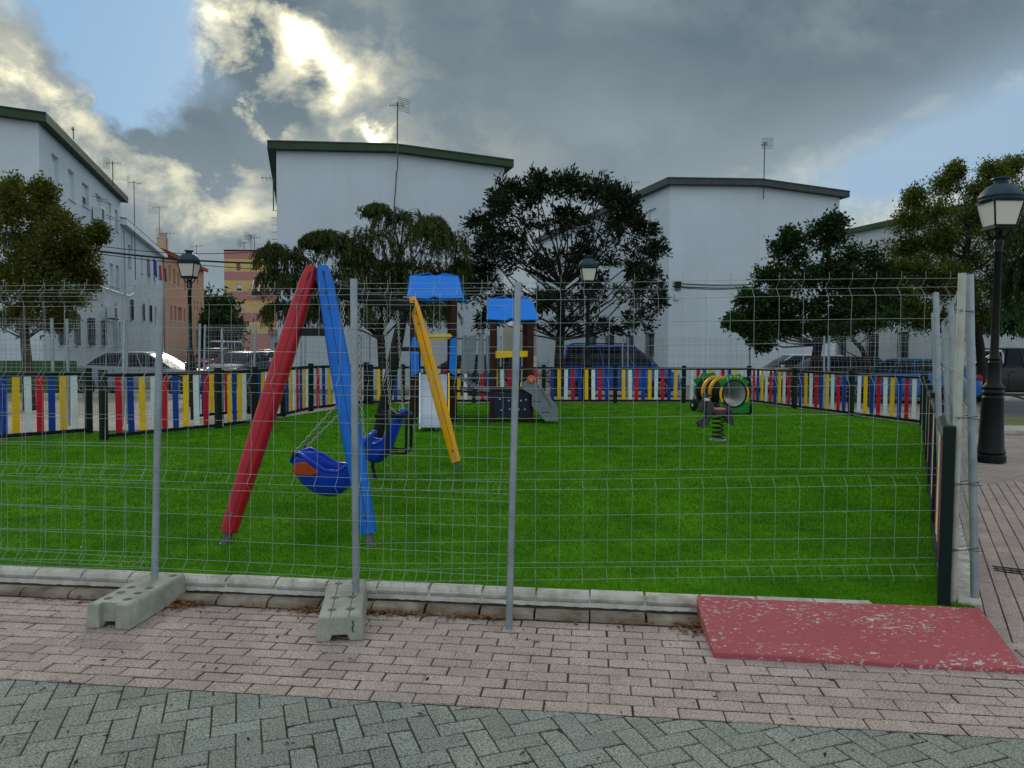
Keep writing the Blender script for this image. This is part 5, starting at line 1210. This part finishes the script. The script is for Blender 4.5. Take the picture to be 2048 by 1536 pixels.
def car(label, loc, rz, pm, L_=4.5, W=1.78, H=1.45, kindc='sedan', cat='car', rails=False, glass='glass_car', group='cars parked around the square', name='parked_car'):
    t = thing(name, loc, label, cat, group, rz); h = L_/2; gh = H
    if kindc == 'sedan': belt = .93; top = [(-h, .70), (-h+.06, .92), (-h+.35, .99), (-h+.95, 1.0), (-.2, .96), (.75, .93), (1.25, .90), (h-.45, .80), (h-.12, .68), (h, .52)]; G = (-h+.62, -1.02, .38, 1.22)
    elif kindc == 'van': belt = 1.05; top = [(-h, .9), (-h+.03, 1.08), (-.2, 1.07), (.9, 1.02), (1.2, 1.0), (h-.35, .90), (h-.08, .72), (h, .5)]; G = (-h+.03, -h+.22, .45, 1.30)
    elif kindc == 'pickup': belt = 1.10; top = [(-h, 1.08), (-h+.02, 1.10), (-.6, 1.10), (1.0, 1.12), (1.3, 1.10), (h-.3, 1.0), (h-.05, .85), (h, .6)]; G = (-.75, -.55, .55, 1.15)
    else: belt = .95; top = [(-h, .75), (-h+.05, .96), (-h+.3, 1.0), (0, .95), (.9, .92), (1.2, .88), (h-.35, .78), (h-.1, .66), (h, .5)]; G = (-h+.12, -h+.50, .38, 1.18)
    b = MB(); NS = 26; K = 15; vs = []
    for i in range(NS+1):
        x = -h+L_*i/NS; e = abs(x)/h; w = W/2*(1-.16*max(0, (e-.72)/.28)**2); zt = interp(top, x); zb = .20+.10*max(0, (e-.85)/.15)
        half = [(0, zb), (w*.86, zb), (w*.96, zb+.06), (w*.985, zb+.2), (w, zb+(zt-zb)*.55), (w*.97, zt-.06), (w*.90, zt-.012), (0, zt+.012)]
        ring_ = half+[(-y, z) for y, z in half[-2:0:-1]]
        xx = x
        for (y, z) in ring_: vs.append((xx, y, z))
    k = len(half)*2-2
    b.add(vs, [(i*k+j, i*k+(j+1) % k, (i+1)*k+(j+1) % k, (i+1)*k+j) for i in range(NS) for j in range(k)]+[tuple(range(k)), tuple(range(NS*k, NS*k+k))])
    body = obj('body', b, pm, t, world=False, smooth=True)
    # greenhouse
    rb_, rr, rf_, fb = G; n = 6
    def sec(x0, x1, z, w): return (x0, x1, z, w)
    lv = [(rb_, fb, belt-.02, W*.44), (rb_+(rr-rb_)*.55, fb+(rf_-fb)*.55, belt+(gh-belt)*.55, W*.405), (rr, rf_, gh-.045, W*.345)]
    g = MB(); vs = []
    for (xa, xb, z, w) in lv:
        q = [(xa, -w*.86), (xa+.10, -w), (xb-.16, -w), (xb, -w*.82), (xb+.03, 0), (xb, w*.82), (xb-.16, w), (xa+.10, w), (xa, w*.86), (xa-.03, 0)]
        vs += [(x, y, z) for x, y in q]
    g.add(vs, [(l*10+j, l*10+(j+1) % 10, (l+1)*10+(j+1) % 10, (l+1)*10+j) for l in range(2) for j in range(10)]+[tuple(range(20, 30))]); obj('glass', g, glass, t, world=False)
    # roof skin
    r = MB(); xa, xb, w = rr-.04, rf_+.05, W*.352; nx2, ny = 8, 6; vs = []
    for i in range(nx2+1):
        for j in range(ny+1):
            u = i/nx2; v = j/ny*2-1; vs.append((xa+(xb-xa)*u, v*w*(1-.06*(2*u-1)**2), gh-.05+.05*(1-v*v)**.5*(1-(2*u-1)**4*.7)+.0))
    o_ = len(vs); vs += [(x, y, gh-.058) for x, y, z in vs]
    f = [(i*(ny+1)+j, i*(ny+1)+j+1, (i+1)*(ny+1)+j+1, (i+1)*(ny+1)+j) for i in range(nx2) for j in range(ny)]
    f += [tuple(o_+q for q in ff[::-1]) for ff in f]
    bd = [j for j in range(ny)]; 
    for i in range(nx2): f += [(i*(ny+1), (i+1)*(ny+1), o_+(i+1)*(ny+1), o_+i*(ny+1)), (i*(ny+1)+ny, o_+i*(ny+1)+ny, o_+(i+1)*(ny+1)+ny, (i+1)*(ny+1)+ny)]
    for j in range(ny): e = nx2*(ny+1); f += [(j, o_+j, o_+j+1, j+1), (e+j, e+j+1, o_+e+j+1, o_+e+j)]
    r.add(vs, f); obj('roof', r, pm, t, world=False, smooth=True)
    pl = MB()
    for sg in (-1, 1):
        def side(u, l):  # point on side glass
            xa_, xb_, z, w = lv[l]; return Vector((xa_+(xb_-xa_)*u, sg*w*1.005, z))
        for us, rad in (((.0, .0, .0), .045), ((.42, .44, .46), .022), ((.96, .96, .97), .035)) + ((((.74, .76, .8), .018),) if kindc == 'van' else (((.70, .71, .76), .015),) if kindc != 'pickup' else ()):
            pts = []
            for l in range(3):
                xa_, xb_, z, w = lv[l]; ed = .86 if us[0] == 0 else (.84 if us[0] > .9 else 1.0); x_ = xa_+(xb_-xa_)*us[l]+(.02 if us[0] == 0 else 0); pts.append(Vector((x_, sg*w*(ed+.01), z)))
            pl.tube(pts, rad, 6)
        xa_, xb_, z, w = lv[0]; pl.tube([(xa_+.05, sg*w*1.0, z+.02), (xb_-.1, sg*w*1.0, z+.02)], .018, 6)
        xa_, xb_, z, w = lv[2]; pl.tube([(xa_+.02, sg*w*.98, z), (xb_-.1, sg*w*.99, z)], .028 if kindc != 'van' else .06, 6)
    obj('pillars', pl, pm, t, world=False, smooth=True)
    wr = .31 if kindc != 'pickup' else .37
    wx = (-h+.78, h-.82)
    for x in wx:
        for sg in (-1, 1):
            ar = MB(); ar.lathe([(wr+.055, -.02), (wr+.055, .004)], (x, sg*(W/2-.002), wr), 24, 'y') if sg > 0 else ar.lathe([(wr+.055, -.004), (wr+.055, .02)], (x, sg*(W/2-.002), wr), 24, 'y'); obj('wheel_arch', ar, 'arch', t, world=False)
            w_ = MB(); y0 = sg*(W/2-.10); w_.lathe([(wr*.93, -.10), (wr, -.07), (wr, .07), (wr*.93, .112)] if sg > 0 else [(wr*.93, -.112), (wr, -.07), (wr, .07), (wr*.93, .10)], (x, y0, wr), 24, 'y'); wo = obj('wheel', w_, 'tyre', t, world=False, smooth=True)
            ri = MB(); yy = sg*(W/2+.016)
            for k2 in range(7):
                a = 2*PI*k2/7; ri.beam((x+.03*math.cos(a), yy, wr+.03*math.sin(a)), (x+wr*.64*math.cos(a), yy, wr+wr*.64*math.sin(a)), .03, .012, up=(0, 1, 0))
            ri.tube([(x+wr*.66*math.cos(2*PI*q/20), yy, wr+wr*.66*math.sin(2*PI*q/20)) for q in range(20)], .016, 5, closed=True)
            ro2 = obj('rim', ri, 'rim', wo, world=False)
    for sg in (-1, 1):
        lt_ = MB(); lt_.box((-h+.05, sg*W*.40, .84 if kindc != 'van' else 1.05), (.12, W*.13, .14 if kindc != 'van' else .62)); obj('tail_light', lt_, 'lamp_red', t, world=False, bev=.03)
        lt_ = MB(); lt_.box((h-.14, sg*W*.36, .66 if kindc != 'pickup' else .85), (.20, W*.17, .13)); obj('headlight', lt_, 'lamp_clear', t, world=False, bev=.04)
        mr_ = MB(); mr_.box((G[3]-.32, sg*(W/2+.08), belt+.08), (.11, .17, .12)); obj('wing_mirror', mr_, pm, t, world=False, bev=.03)
        dh = MB(); 
        for x_ in (-.42, .45): dh.box((x_, sg*(W/2+.002), belt-.17), (.17, .03, .03))
        obj('door_handle', dh, pm, t, world=False, bev=.01)
        dl_ = MB()
        for x_ in (-.60+.0, .28, G[3]-.12): dl_.box((x_, sg*(W/2-.006), .60), (.010, .012, .52))
        obj('door_gap', dl_, 'arch', t, world=False)
    gr_ = MB(); gr_.box((h-.03, 0, .52), (.08, W*.5, .12)); gr_.box((h-.02, 0, .30), (.06, W*.7, .10)); obj('grille', gr_, 'plastic', t, world=False, bev=.01)
    for sx_, nm in ((1, 'plate'), (-1, 'plate')): pb = MB(); pb.box((sx_*(h+.015), 0, .42 if sx_ > 0 else .72), (.012, .5, .11)); obj('number_plate', pb, nm, t, world=False)
    if rails:
        for sg in (-1, 1):
            rb2 = MB(); rb2.tube([(rr+.1, sg*W*.33, gh-.02), (rr+.25, sg*W*.33, gh+.05), (rf_-.25, sg*W*.33, gh+.05), (rf_-.02, sg*W*.33, gh-.03)], .018, 6)
            obj('roof_rail', rb2, 'plastic', t, world=False)
    if kindc == 'pickup':
        bd2 = MB(); bd2.box((-h+.9, 0, 1.105), (1.5, W*.8, .012)); obj('load_bed', bd2, 'plastic', t, world=False)
        rl = MB()
        for sg in (-1, 1): rl.tube([(-h+.55, sg*W*.40, 1.10), (-.95, sg*W*.38, 1.62), (-.75, sg*W*.37, 1.68), (-.68, sg*W*.37, 1.55), (-.66, sg*W*.38, 1.10)], .035, 8)
        rl.tube([(-.8, -W*.37, 1.68), (-.8, W*.37, 1.68)], .035, 8); obj('roll_bar', rl, 'paint_white', t, world=False, smooth=True)
    return t
def gnd(px, D): p = atD(px, 700, D); return (p.x, p.y, 0)
car('silver saloon parked sideways behind the left pickets', gnd(290, 25.6), R(-2), 'paint_silver', 4.75, 1.8, 1.45, 'sedan')
car('blue people carrier with roof rails behind the back fence', gnd(1240, 26.6), R(0), 'paint_blue', 4.25, 1.8, 1.78, 'van', rails=True, glass='glass_car')
car('dark hatchback parked behind the tower bridge', gnd(940, 27), R(178), 'paint_dark', 3.9, 1.7, 1.42, 'hatch')
car('black estate behind the right pickets under the tree', gnd(1655, 27.5), R(183), 'paint_black', 4.2, 1.75, 1.45, 'hatch')
car('white car with dark windscreen half hidden by the right tree trunk', gnd(1595, 29.3), R(178), 'paint_white', 4.0, 1.7, 1.5, 'hatch')
car('bright blue saloon seen from behind at the right picket corner', gnd(1805, 24.4), R(150), 'paint_sky', 4.4, 1.8, 1.42, 'sedan')
car('black pickup truck with white roll bar behind the right lamp', gnd(2015, 27.6), R(3), 'paint_black', 5.2, 1.85, 1.80, 'pickup', cat='pickup truck', name='pickup_truck')
car('grey car whose bonnet reaches in at the left edge', gnd(-105, 24.5), R(0), 'paint_grey', 4.3, 1.75, 1.45, 'hatch')
car('grey saloon facing the camera in the side street', gnd(482, 34.5), R(-96), 'paint_grey', 4.4, 1.75, 1.42, 'sedan')
car('white small car behind the grey saloon in the side street', gnd(524, 39.5), R(-98), 'paint_white', 4.0, 1.65, 1.42, 'hatch')
car('red car down the side street', gnd(425, 51), R(-100), 'paint_red', 4.1, 1.7, 1.55, 'hatch')
car('white van parked behind the red car', gnd(441, 59), R(-100), 'paint_white', 4.6, 1.8, 2.1, 'van')
car('tan car by the pink wall at the end of the street', gnd(535, 47), R(-170), 'paint_tan', 4.0, 1.7, 1.5, 'hatch')
# black metal rail beside the right lamp
fr_ = MB(); a_, b_ = atD(1985, 789, 13.5), atD(2200, 792, 14.0); fr_.beam(a_, b_, .05, .05)
fr_.beam((a_.x+.05, a_.y, a_.z), (a_.x+.05, a_.y, -.02), .05, .05, up=(0, 1, 0)); fr_.beam(atD(2020, 790, 13.6), atD(2130, 820, 13.9), .03, .03)
fr_.beam((b_.x, b_.y, b_.z), (b_.x, b_.y, -.02), .05, .05, up=(0, 1, 0)); tag(obj('metal_rail', fr_, 'iron'), 'low black metal rail beside the right lamp', 'rail')
# ================================================================ trees
for nm, c, tr in (('leaf_olive', (.105, .118, .018), .4), ('leaf_dark', (.028, .062, .016), .2), ('leaf_grey', (.022, .042, .020), .12), ('leaf_weep', (.075, .105, .030), .3), ('leaf_bright', (.110, .145, .022), .42), ('leaf_deep', (.035, .075, .022), .25)):
    mat(nm, c, .8, spec=.06, island=.55, trans=tr, var=.35, vs=1.1)
mat('bark', (.085, .065, .05), .95, var=.4, vs=6, bump=.6, bs=20); mat('bark_dark', (.03, .026, .022), .95, var=.4, vs=6, bump=.6, bs=20)
def rand_dirs(n): v = rng.normal(size=(n, 3)); return v/np.linalg.norm(v, axis=1)[:, None]
def leaves(name, P, D_, size, mt, parent, wide=.45, jit=.25):
    # pointed leaves: quads (4 verts) with direction D_ ; slight fold
    n = len(P); s = size*rng.uniform(.40, 1.40, n)[:, None]; D_ = D_/np.linalg.norm(D_, axis=1)[:, None]
    r = rand_dirs(n); sd_ = np.cross(D_, r); sd_ /= np.linalg.norm(sd_, axis=1)[:, None]+1e-9; nn = np.cross(sd_, D_)
    a = P; b = P+D_*s*.5+sd_*s*wide*.5+nn*s*.06; c = P+D_*s; d = P+D_*s*.5-sd_*s*wide*.5+nn*s*.06
    co_ = np.stack([a, b, c, d], 1).reshape(-1, 3); return fast_mesh(name, co_, np.arange(4*n), 4, mt, parent)
def tree(label, base, trunk, blobs, leafm, barkm, lsize=.09, nt=26, nl=26, style='bushy', tr=.14, group='trees around the playground', name='tree', twr=.006, spread=.07, wide=.45):
    # trunk: list of points; blobs: (centre Vector, rx, ry, rz)
    t = thing(name, base, label, 'tree', group); b = MB()
    n = len(trunk); b.tube(trunk, [tr*(1.25 if i == 0 else 1-.45*i/(n-1)) for i in range(n)], 10)
    obj('trunk', b, barkm, t, smooth=True)
    top = trunk[-1]; lb = MB(); PP = []; DD_ = []
    for (c, rx_, ry_, rz__) in blobs:
        hd_c = lambda q: math.hypot(q.x-c.x, q.y-c.y); dense = [trunk[i].lerp(trunk[i+1], f) for i in range(n//3, n-1) for f in (0, .33, .66)]+[top]; src = min(dense, key=lambda q: abs(q.z-(c.z-.75*hd_c(q)))+.15*hd_c(q)); jl = .14*(src-c).length; mid_ = src.lerp(c, .5)+Vector((rnd.uniform(-jl, jl), rnd.uniform(-jl, jl), .15 if style != 'weep' else .5))
        r0 = tr*.24; mid_ += Vector((0, 0, -.12*(c-src).length if style != 'weep' else 0)); pts = [src, src.lerp(mid_, .55)+Vector((0, 0, .0)), mid_, mid_.lerp(c, .6)+Vector((rnd.uniform(-.1, .1), 0, .06)), c]; lb.tube(pts, [r0, r0*.8, r0*.6, r0*.45, r0*.3], 6)
        for k in range(nt):
            d = Vector((rnd.gauss(0, 1), rnd.gauss(0, 1), rnd.gauss(.15, .9))).normalized(); rad = rnd.uniform(.55, 1.12)
            if rnd.random() < .12: rad *= 1.18
            e = c+Vector((d.x*rx_, d.y*ry_, d.z*rz__))*rad
            if style == 'weep':
                st = c+Vector((rnd.uniform(-.25, .25)*rx_, rnd.uniform(-.25, .25)*ry_, 0)); e = c+Vector((d.x*rx_, d.y*ry_, abs(d.z)*rz__*.8))*rad
                h_ = rnd.uniform(.45, 1.15)*rz__*1.1; out = Vector((d.x, d.y, 0))*.22
                pts = [st, st.lerp(e, .5)+Vector((0, 0, .12)), e]; hang = [e+out*f+Vector((0, 0, -h_*f*f-.05*f)) for f in (.25, .5, .75, 1.0)]; pts += hang
                lb.tube(pts, [twr*2.2, twr*1.5, twr]+[twr*.6]*4, 3, caps=False)
                path = [st.lerp(e, .6)]+[e]+hang
            else:
                st = c+Vector((d.x*rx_, d.y*ry_, d.z*rz__))*rnd.uniform(0, .25); m_ = st.lerp(e, .5)+Vector((rnd.gauss(0, .06), rnd.gauss(0, .06), rnd.gauss(.04, .06)))
                lb.tube([st, m_, e], [twr*1.8, twr, twr*.5], 3, caps=False); path = [st.lerp(m_, .5), m_, e]
            m2 = nl; seg = np.array([tuple(p) for p in path]); f = rng.uniform(0, 1, m2)**.6*(len(path)-1); i0 = np.minimum(f.astype(int), len(path)-2); fr2 = (f-i0)[:, None]
            q = seg[i0]*(1-fr2)+seg[i0+1]*fr2; tang = seg[i0+1]-seg[i0]; tang /= np.linalg.norm(tang, axis=1)[:, None]+1e-9
            q = q+rng.normal(size=q.shape)*spread*(1 if style != 'weep' else .45)
            PP.append(q)
            if style == 'weep': dd = tang*.7+np.array([0, 0, -1.0])+rand_dirs(m2)*.35
            elif style == 'tuft': dd = tang*.9+rand_dirs(m2)*.6+np.array([0, 0, .15])
            else: dd = rand_dirs(m2)+tang*.4
            DD_.append(dd)
    obj('limbs', lb, barkm, t, fix=False, smooth='all')
    leaves('crown', np.concatenate(PP), np.concatenate(DD_), lsize, leafm, t, wide)
    return t
def bl_px(lst, D, flat=.8, dj=.9):
    out = []
    for (x, y, r_, *rest) in lst:
        ry = rest[0] if rest else r_; c = atD(x, y, D+rnd.uniform(-dj, dj)); k = D/F; out.append((c, r_*k, max(r_, ry)*k*flat, ry*k))
    return out
def tp(px, py, D): return atD(px, py, D)
# left tree
D = 19.2; g_ = at(59, 819); D = g_.y
tree('olive brown leafy tree at the left edge in front of the white block', g_, [Vector((g_.x, g_.y, -.05)), tp(56, 740, D), tp(50, 680, D), tp(46, 640, D), tp(50, 590, D), tp(40, 520, D)],
     bl_px([(30, 420, 55), (85, 430, 55), (130, 470, 50), (40, 480, 60), (100, 520, 55), (150, 540, 45), (20, 560, 60), (70, 590, 60), (130, 600, 50, 40), (-40, 460, 60), (-60, 560, 60), (90, 390, 30), (20, 385, 35), (160, 500, 34), (178, 560, 26, 30), (110, 640, 45, 28), (30, 640, 50, 30), (-30, 640, 50, 30), (196, 470, 12, 12), (60, 540, 60)], D), 'leaf_olive', 'bark', .09, 56, 44, tr=.13, spread=.08)
# weeping tree behind the swings
D = 24.0; g_ = Vector((atD(764, 700, D).x, D, 0))
tree('weeping tree with drooping strands behind the swing frame', g_, [Vector((g_.x, g_.y, -.05)), tp(765, 730, D), tp(762, 680, D), tp(757, 655, D), tp(775, 620, D), tp(790, 560, D), tp(800, 500, D)],
     bl_px([(580, 520, 45, 40), (545, 505, 25, 28), (600, 570, 40, 35), (560, 620, 35, 30), (690, 500, 50, 40), (740, 480, 50, 40), (800, 440, 45, 32), (752, 418, 26, 16), (655, 472, 32, 16), (625, 478, 16, 14), (862, 445, 24, 20), (850, 470, 50, 40), (900, 490, 40, 45), (760, 540, 60, 45), (690, 560, 55, 45), (830, 540, 60, 50), (880, 560, 45, 45), (760, 600, 60, 40), (660, 610, 50, 35), (830, 610, 55, 35), (920, 540, 25, 40), (640, 480, 30, 22), (620, 620, 40, 35), (700, 630, 45, 30), (860, 620, 45, 35), (560, 560, 40, 34), (780, 570, 60, 40), (720, 520, 40, 30)], D), 'leaf_weep', 'bark_dark', .11, 54, 48, 'weep', tr=.15, wide=.28)
ex = bl_px([(660, 462, 40, 10), (770, 405, 26, 10)], D)
# dark ragged tree
D = 25.0; g_ = Vector((atD(1118, 700, D).x, D, 0))
tree('dark ragged tree with upright tufts behind the small tower', g_, [Vector((g_.x, g_.y, -.05)), tp(1118, 720, D), tp(1120, 680, D), tp(1124, 645, D), tp(1121, 610, D), tp(1126, 575, D)],
     bl_px([(1010, 390, 36, 38), (1075, 385, 42, 38), (1140, 375, 46, 42), (1195, 385, 44, 42), (1240, 400, 36, 32), (985, 450, 42, 40), (1050, 450, 50, 42), (1120, 450, 52, 42), (1190, 460, 52, 42), (1250, 460, 44, 40), (975, 520, 50, 42), (1045, 525, 55, 42), (1120, 530, 60, 42), (1200, 530, 55, 42), (1275, 520, 44, 42), (955, 590, 28, 30), (1015, 600, 40, 32), (1110, 600, 60, 38), (1190, 600, 55, 38), (1270, 590, 50, 42), (1300, 560, 30, 36), (1130, 650, 60, 28), (1210, 660, 55, 26), (1280, 640, 44, 30), (940, 550, 24, 24), (1318, 600, 18, 26), (975, 640, 26, 22)]+[(1128+165*math.cos(k*2.4)*((k+.5)/10)**.5, 500+135*math.sin(k*2.4)*((k+.5)/10)**.5, 28, 26) for k in range(10)]+[(1128+rnd.uniform(.72, 1.0)*200*math.cos(PI+k*PI/15), 500+rnd.uniform(.72, 1.03)*165*math.sin(PI+k*PI/15), rnd.uniform(20, 34), rnd.uniform(18, 32)) for k in range(16)], D, .9, 1.4), 'leaf_grey', 'bark_dark', .14, 38, 17, 'tuft', tr=.17, spread=.06, wide=.42, twr=.007)
# right middle trees
D = 23.5; g_ = Vector((atD(1640, 700, D).x, D, 0))
tree('dark green tree with two thick stems behind the right pickets', g_, [Vector((g_.x-.1, g_.y, -.05)), tp(1628, 740, D), tp(1636, 690, D), tp(1630, 650, D), tp(1638, 620, D), tp(1645, 590, D)],
     bl_px([(1580, 510, 40, 36), (1650, 480, 45, 38), (1600, 560, 50, 36), (1540, 560, 36, 34), (1660, 550, 55, 40), (1720, 520, 50, 40), (1550, 610, 40, 26), (1490, 650, 30, 20), (1525, 670, 34, 20), (1620, 620, 55, 32), (1700, 600, 55, 36), (1760, 560, 40, 40), (1575, 480, 20, 20), (1665, 450, 26, 18), (1700, 640, 50, 24), (1770, 620, 40, 30), (1470, 645, 16, 12), (1515, 640, 40, 24), (1555, 640, 40, 22), (1500, 600, 26, 20), (1585, 660, 30, 14), (1690, 560, 40, 34), (1740, 590, 44, 36), (1525, 685, 14, 14), (1645, 660, 30, 18)], D, .9), 'leaf_dark', 'bark_dark', .12, 50, 34, 'tuft', tr=.17, spread=.09, wide=.5)
D = 22.0; g_ = Vector((atD(1745, 760, D).x, D, 0))
tree('slender leaning tree behind the last right picket panel', g_, [Vector((g_.x, g_.y, -.05)), tp(1735, 725, D), tp(1722, 695, D), tp(1705, 680, D), tp(1700, 660, D)],
     bl_px([(1690, 660, 34, 18), (1740, 650, 40, 22), (1790, 640, 36, 24), (1650, 668, 26, 14), (1720, 620, 40, 24)], D), 'leaf_deep', 'bark_dark', .095, 34, 26, 'tuft', tr=.09)
# big light tree on the right
D = 24.5; g_ = Vector((atD(1966, 760, D).x, D, 0))
tree('big loose light green tree behind the right lamp', g_, [Vector((g_.x, g_.y, -.05)), tp(1964, 740, D), tp(1960, 690, D), tp(1952, 650, D), tp(1950, 600, D), tp(1930, 520, D), tp(1940, 460, D)],
     bl_px([(1830, 400, 24, 26), (1820, 450, 40, 34), (1890, 372, 26, 34), (1875, 430, 46, 36), (1985, 345, 20, 30), (1960, 390, 40, 40), (2030, 400, 34, 50), (1930, 450, 50, 44), (1800, 500, 46, 34), (1860, 500, 55, 38), (1930, 520, 55, 40), (2000, 480, 50, 44), (1780, 550, 44, 36), (1850, 570, 55, 36), (1920, 590, 55, 36), (1990, 580, 50, 40), (1830, 620, 40, 26), (1900, 645, 50, 22), (1965, 650, 44, 26), (2025, 335, 14, 20), (1910, 345, 12, 18), (1790, 590, 40, 30), (1880, 480, 50, 40), (1960, 440, 50, 44), (1830, 540, 50, 34), (1900, 550, 55, 40), (1960, 620, 50, 34), (2010, 540, 44, 50), (2040, 470, 40, 50), (1850, 640, 40, 24)], D, .9), 'leaf_bright', 'bark_dark', .095, 56, 42, 'bushy', tr=.15, spread=.1)
D = 20.5; g_ = Vector((atD(2110, 760, D).x, D, 0))
tree('deep green hanging tree at the right edge behind the lamp', g_, [Vector((g_.x, g_.y, -.05)), tp(2108, 690, D), tp(2100, 600, D), tp(2095, 520, D)],
     bl_px([(2060, 470, 44, 44), (2045, 540, 40, 40), (2060, 610, 44, 40), (2020, 640, 30, 26), (2100, 520, 50, 50), (2110, 620, 50, 40), (2030, 580, 28, 30), (2150, 560, 50, 60), (2100, 440, 50, 30)], D), 'leaf_deep', 'bark_dark', .10, 50, 44, 'weep', tr=.13)
# trees filling the gap at the end of the side street
for i, (x, y, r_, D, lb_) in enumerate(((425, 640, 34, 78, 'tall dark evergreen mass between the salmon house and the flats'), (440, 672, 26, 66, 'bright green bush standing in front of the dark evergreen down the street'))):
    c = atD(x, y, D); k = D/F
    tree(lb_, Vector((c.x, c.y, 0)), [Vector((c.x, c.y, -.1)), Vector((c.x, c.y, c.z*.5)), c], [(c+Vector((u*k*r_*.6, 0, v*k*r_*.7)), r_*k*.8, r_*k*.8, r_*k*.75) for u in (-1, 0, 1) for v in (-1.2, 0, .9)], 'leaf_dark' if i == 0 else 'leaf_deep', 'bark_dark', .55 if i == 0 else .4, 34, 22, tr=.3, spread=.5, twr=.02, group='greenery at the end of the street')
# thin bush behind the back fence near the dark tree
g_ = atD(1108, 760, 22.6); 
tree('sparse thin shrub behind the back pickets', Vector((g_.x-.3, g_.y, 0)), [Vector((g_.x-.3, g_.y, -.02)), Vector((g_.x-.28, g_.y, .4)), Vector((g_.x-.25, g_.y, .7))], [(Vector((g_.x-.3, g_.y, .9)), .5, .4, .55), (Vector((g_.x, g_.y, .6)), .4, .3, .4)], 'leaf_deep', 'bark_dark', .05, 26, 12, tr=.02, name='shrub', twr=.005)
# dark doorway leaf in the wall behind the tree is part of the gable wall
dr_ = MB(); s0, zt = hit(1104, 668, RB, DS); 
q = atD(1104, 700, 34.0); tdoor = MB();
